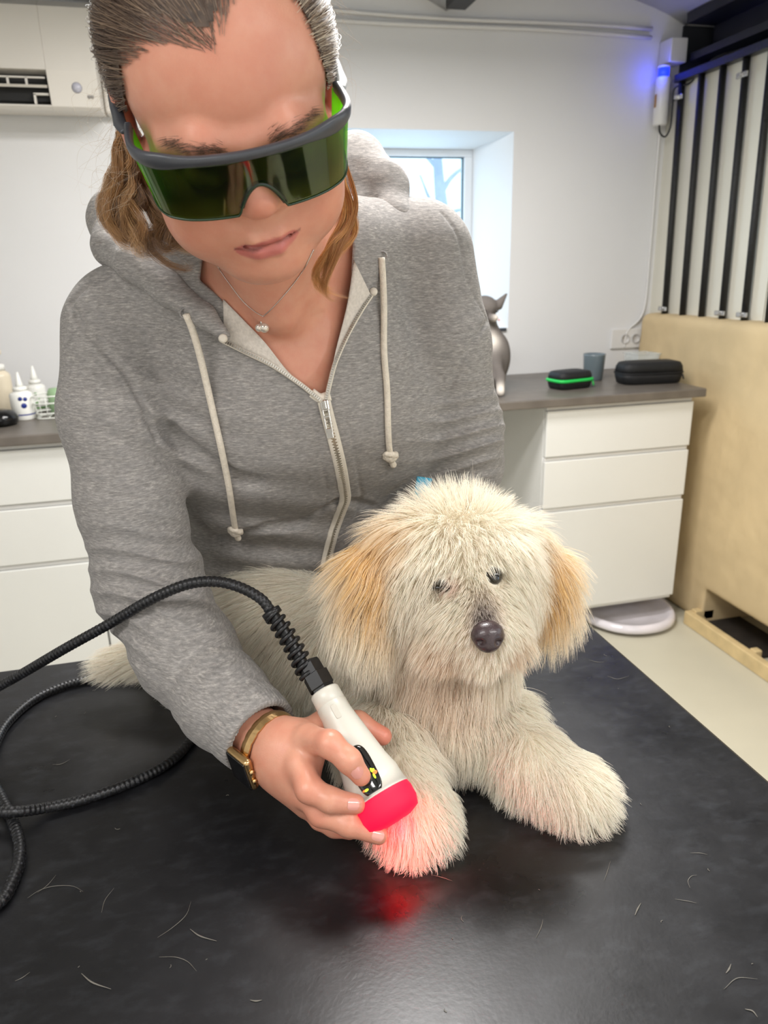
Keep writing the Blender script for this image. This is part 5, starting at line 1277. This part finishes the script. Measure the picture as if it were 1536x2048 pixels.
# ---- fur: guides give direction and length, strands are clumped
m = NT('fur'); at = m.n('ShaderNodeAttribute', attribute_name='tone'); m.l(at.outputs['Color'], m.b.inputs['Base Color']); m.b.inputs['Roughness'].default_value = .55; m.b.inputs['Specular IOR Level'].default_value = .3
tl_ = m.n('ShaderNodeBsdfTranslucent'); m.l(at.outputs['Color'], tl_.inputs[0]); mx = m.n('ShaderNodeMixShader'); mx.inputs[0].default_value = .42
m.l(m.b.outputs[0], mx.inputs[1]).l(tl_.outputs[0], mx.inputs[2]).l(mx.outputs[0], m.out.inputs[0]); m_fur = m.m
G = []   # px, py, z, dirpx, dirpy, dir towards camera (px units), length m
def gd(x, y, z, dx, dy, dz, L, w=1.0): G.append((*P(x, y, z), *(np.array(CR)*dx-np.array(CU)*dy-np.array(CF)*dz), L, w))
for a in [(560, 1150, .98, -.9, .45, .1, .050), (470, 1200, .97, -.9, .5, .1, .050), (640, 1180, .93, -.8, .6, .1, .050), (560, 1260, .90, -.55, .8, .2, .050), (650, 1330, .87, -.35, .9, .2, .048), (700, 1400, .85, -.2, 1, .2, .045), (420, 1280, .93, -.8, .6, .2, .045),
          (920, 1010, .80, .0, -1, .5, .042), (850, 1020, .80, -.5, -.8, .5, .040), (1000, 1020, .81, .55, -.8, .4, .036), (930, 1060, .75, .05, .0, 1, .034), (870, 1090, .75, -.2, .6, .8, .036), (960, 1090, .75, .2, .5, .8, .032), (1040, 1090, .79, .7, .6, .5, .036),
          (880, 1130, .735, -.45, .8, .5, .030), (850, 1140, .74, -.5, .9, .4, .032), (985, 1110, .74, .55, .45, .5, .022), (1020, 1125, .745, .6, .8, .4, .030), (935, 1150, .735, .0, -.4, .6, .014),
          (800, 1060, .79, -.7, .7, .4, .050), (740, 1130, .775, -.5, .95, .3, .060), (720, 1200, .77, -.25, 1, .2, .060), (745, 1280, .78, .0, 1, .2, .050), (800, 1180, .75, -.15, 1, .3, .048), (830, 1240, .745, -.15, 1, .3, .042),
          (1090, 1120, .81, .45, .9, .3, .045), (1105, 1200, .81, .2, 1, .2, .048), (1095, 1260, .82, .1, 1, .2, .048), (1050, 1180, .775, .15, 1, .3, .042), (1050, 1260, .775, .1, 1, .3, .042),
          (945, 1200, .725, -.25, -.35, .7, .016), (900, 1220, .73, -.9, .35, .4, .026), (1000, 1210, .73, .8, .35, .4, .024), (940, 1245, .712, -.6, .0, .6, .011), (985, 1240, .712, .6, .0, .6, .011), (910, 1270, .725, -.75, .7, .4, .026), (870, 1265, .745, -.7, .75, .3, .030), (1015, 1268, .735, .6, .8, .4, .022), (970, 1315, .725, .0, 1, .2, .016), (920, 1315, .73, -.3, 1, .2, .020),
          (850, 1360, .82, -.1, 1, .1, .050), (930, 1370, .82, .0, 1, .1, .050), (1010, 1360, .82, .1, 1, .1, .050), (860, 1430, .81, .0, 1, .12, .062), (930, 1440, .81, .0, 1, .12, .060), (980, 1430, .81, .05, 1, .15, .052), (800, 1400, .80, -.1, 1, .2, .042), (1050, 1380, .82, .3, 1, .2, .045),
          (800, 1520, .75, .15, 1, .4, .026), (860, 1560, .745, .7, .8, .4, .026), (760, 1580, .745, -.6, .8, .3, .024), (820, 1620, .72, .1, 1, .5, .024), (880, 1640, .735, .8, .6, .3, .026), (830, 1690, .715, .05, 1, .35, .024), (770, 1670, .73, -.7, .7, .3, .024),
          (1020, 1480, .80, .1, 1, .4, .032), (1100, 1480, .80, .75, .4, .4, .030), (980, 1540, .80, -.4, 1, .3, .030), (1080, 1570, .775, .3, .9, .5, .028), (1170, 1540, .785, .9, .35, .3, .028), (1120, 1620, .76, .1, 1, .4, .026), (1190, 1610, .77, .9, .6, .3, .026), (1050, 1610, .78, -.4, 1, .3, .028),
          (350, 1280, .95, -1, .1, .1, .050), (280, 1315, .965, -1, .15, .1, .034), (220, 1330, .97, -1, .15, .1, .034)]: gd(*a)
G = np.array(G)
def field(p):
    d2 = ((p[:, None]-G[None, :, :3])**2).sum(-1); w_ = np.exp(-d2/(.030**2))+1e-4/(d2+1e-4)*.02; w_ /= w_.sum(1, keepdims=True)
    return w_ @ G[:, 3:6], w_ @ G[:, 6]
def vis_d(c, n_):   # all-over coat, a little thinner where it faces away and under the belly
    return np.where((n_ @ -CF) < -.25, .35, 1.0)*np.where(c[:, 2] < TZ+.006, .02, 1)*(1+2.2*np.exp(-((c-P(955, 1225, .725))**2).sum(1)/.032**2))*np.where((c[:, 1] > .97), .6, 1)
NF = 105000
p, n_ = scatter(DV, DF, NF, rng, vis_d)
keep = np.ones(len(p), bool)
for c, r_, _ in EYES: keep &= ((p-c)**2).sum(1) > (r_*1.25)**2
keep &= ((p-nc)**2).sum(1) > .016**2
p, n_ = p[keep], n_[keep]; NF = len(p)
dr, ln = [], []
for i in range(0, NF, 8000): a, b = field(p[i:i+8000]); dr.append(a); ln.append(b)
dr = np.vstack(dr); ln = np.concatenate(ln)*rng.uniform(.65, 1.15, NF)
dr /= np.linalg.norm(dr, axis=1)[:, None]+1e-9
tg = dr-n_*np.minimum((dr*n_).sum(1), 0)[:, None]*1.0      # never into the skin
tg = tg+.42*n_; tg /= np.linalg.norm(tg, axis=1)[:, None]
tg = tg+rng.normal(0, .09, (NF, 3)); tg /= np.linalg.norm(tg, axis=1)[:, None]
K = 9; T = np.linspace(0, 1, K)
grav = np.array((0, 0, -1.0)); pos = np.zeros((NF, K, 3)); pos[:, 0] = p-n_*.001
mz = np.exp(-((p-P(955, 1215, .73))**2).sum(1)/.034**2); ph = vnoise(p, 60, 31)*3; ax1 = np.cross(tg, CU); ax1 /= np.linalg.norm(ax1, axis=1)[:, None]+1e-9
for k in range(1, K):
    t = T[k]; d = tg+n_*(.25*(1-t)-.28*t)+grav*.32*t; d /= np.linalg.norm(d, axis=1)[:, None]
    w_ = np.cos(t*7+ph)*.22*(1-.8*mz); d = d+ax1*w_[:, None]; pos[:, k] = pos[:, k-1]+d*(ln/(K-1))[:, None]
# clumping: each strand leans to the tip of a nearby guide strand
from mathutils.kdtree import KDTree
NC = 5200; ci = rng.choice(NF, NC, replace=False); kd = KDTree(NC)
for j, i in enumerate(ci): kd.insert(Vector(p[i]), j)
kd.balance(); near = np.array([kd.find(Vector(q))[1] for q in p]); cg = ci[near]
root = np.linalg.norm(p-p[cg], axis=1); s_ = np.clip(1-root/.016, 0, 1)[:, None]
wt = (T**1.3)[None, :, None]*(.80*s_*(1-.85*mz[:, None]))[:, None]*rng.uniform(.6, 1, NF)[:, None, None]
scale_ = (ln/ln[cg])[:, None, None]; tgt = p[cg][:, None]+(pos[cg]-p[cg][:, None])*np.clip(scale_, .5, 1.2)
pos = pos*(1-wt)+tgt*wt
pos[:, :, 2] = np.maximum(pos[:, :, 2], TZ+.0012+.003*rng.random(NF)[:, None])
# keep hair off the eyes, nose and handpiece
def push(c, r_):
    global pos
    v_ = pos-c; dd = np.linalg.norm(v_, axis=-1, keepdims=True); pos = np.where(dd < r_, c+v_/(dd+1e-9)*r_, pos)
push(P(987, 1153, .728), .0115); push(P(884, 1175, .722), .0105); push(P(872, 1176, .727), .007); push(P(896, 1171, .727), .007); push(nc+nf*.004, .0185)
h_ = (pos-A_) @ ax; rp = pos-A_-h_[..., None]*ax; rl = np.linalg.norm(rp, axis=-1); rlim = np.interp(h_, [q[1] for q in pr], [q[0] for q in pr])+.002
ins = (h_ > 0) & (h_ < LN+.004) & (rl < rlim); pos = np.where(ins[..., None], A_+h_[..., None]*ax+rp/(rl[..., None]+1e-9)*rlim[..., None], pos)
# coat colour: cream with golden ears and warmer chin
base = np.array(srgb(253, 243, 229)); gold_ = np.array(srgb(236, 202, 140)); warm = np.array(srgb(222, 190, 156)); gry = np.array(srgb(120, 104, 104))
colr = base*(1+.06*rng.normal(size=(NF, 1))); 
def tint(c, r_, cc_, a, an=(1, 1, 1)):
    global colr
    v_ = (p-c); q = np.stack([v_ @ CR/an[0], v_ @ CU/an[1], v_ @ CF/an[2]], -1); w_ = (a*np.exp(-(q**2).sum(-1)/(r_*r_)))[:, None]; w_ = np.clip(w_*(1+.4*rng.normal(size=w_.shape)), 0, 1); colr = colr*(1-w_)+cc_*w_
tint(P(750, 1130, .78), .030, gold_, .95, (.7, 1.7, 1.4)); tint(P(1095, 1160, .81), .028, gold_, .85, (.7, 1.8, 1.4)); tint(P(800, 1080, .78), .022, gold_, .5); tint(P(900, 1300, .75), .028, warm, .55); tint(P(1010, 1290, .75), .018, warm, .6)
tint(P(970, 1236, .71), .0120, gry, .95, (.75, 1.8, 1.5)); tint(P(905, 1168, .735), .008, np.array(srgb(190, 140, 126)), .7); tint(P(870, 1350, .80), .05, warm, .3)
colr = np.clip(colr, 0, .95)
tp = np.ones((NF, K, 3))*colr[:, None]; toned(strands('fur', pos, np.full(NF, .00026), m_fur, dog), tp, K)
# long wisps standing on the crown
ws = []
for i in range(46):
    a = P(rng.uniform(840, 1000), rng.uniform(1000, 1030), .80); b_ = a+np.array(CU)*rng.uniform(.012, .026)+np.array(CR)*rng.normal(0, .006); ws.append(resample(spline([a, (a+b_)/2+np.array(CR)*rng.normal(0, .002), b_], 12), 7))
for x, y in ((945, 920), (950, 938), (942, 935), (955, 950)): ws.append(resample(spline([P(948, 1010, .80), P(947, 970, .80), P(x, y, .80)], 12), 7))
ws = np.array(ws); toned(strands('crown_wisp', ws, .0002, m_fur, dog), np.tile(base, (len(ws), 1)), 7)

# ---------------------------------------------------------------- the cat on the worktop
cb = on_plane(985, 792, 2, .935); cz = (cb-CAM) @ CF
Q = lambda x, y, dz=0: P(x, y, cz+dz)
Q = lambda x, y, dz=0: P(x+10, y, cz+dz)
Ct = SDF(); Ct.chain([Q(955, 745, .06), Q(962, 690, .05), Q(960, 650, .03)], [.075, .060, .042], .03)
Ct.ell(Q(958, 615, .0), (.048, .045, .040), np.array((CR, CF, CU)), .02); Ct.ell(Q(976, 636, -.035), (.018, .018, .014), np.array((CR, CF, CU)), .012)
for x0, x1 in ((986, 1003), (925, 915)): Ct.cone(Q(x0, 610), Q(x1, 588), .018, .004, .008)
for x in (990, 965): Ct.chain([Q(x-14, 715, .0), Q(x, 755, -.02), Q(x+1, 785, -.03)], [.026, .017, .014], .012)
Ct.ell(Q(985, 715, .07), (.045, .07, .075), np.array((CR, CF, CU)), .03)
Ct.chain([Q(940, 775, .15), Q(900, 782, .1), Q(880, 784, .02)], [.018, .016, .012], .01)
Ct.func(lambda p: .9355-p[..., 2], .003, 'and')
V, F = Ct.mesh(cb-np.array((.25, .25, .05)), cb+np.array((.25, .35, .50)), .004)
cl = np.tile(np.array(srgb(104, 98, 94)), (len(V), 1)); cl *= (1+.12*fnoise(V, 90, 5))[:, None]
wht = np.array(srgb(222, 214, 204)); nzm = np.exp(-((V-Q(984, 636, -.045))**2).sum(1)/.013**2)[:, None]
bib = (.8*np.exp(-((V-Q(975, 680, -.02))**2).sum(1)/.028**2)+np.exp(-((V-Q(992, 780, -.03))**2).sum(1)/.022**2))[:, None]
w_ = np.clip(1.4*(nzm+bib), 0, 1); cl = cl*(1-w_)+wht*w_
m = NT('cat_coat'); at = m.n('ShaderNodeAttribute', attribute_name='tone'); m.l(at.outputs['Color'], m.b.inputs['Base Color']); m.b.inputs['Roughness'].default_value = .9; m.bump(m.noise(m.coord((1, 1, .4)), 220, 3), .5, .004)
cat = mesh_obj('cat', V, F, m.m); ca = cat.data.color_attributes.new('tone', 'FLOAT_COLOR', 'POINT'); ca.data.foreach_set('color', np.c_[cl, np.ones(len(cl))].astype(np.float32).ravel())
tagp(cat, 'grey and white cat sitting on the worktop by the window', 'cat')
for x, y in ((984, 622), (960, 622)): 
    c = Q(x, y, -.036); V, F = lathe([(.005*math.sin(a), -.005*math.cos(a)) for a in np.linspace(.001, math.pi-.001, 10)], 14, c, -CF); mesh_obj('eye', V, F, m_eye, cat)
c = Q(988, 640, -.053); V, F = lathe([(.004*math.sin(a), -.003*math.cos(a)) for a in np.linspace(.001, math.pi-.001, 10)], 14, c, -CF); mesh_obj('nose', V, F, mat('pink_nose', srgb(206, 150, 144), .5), cat)
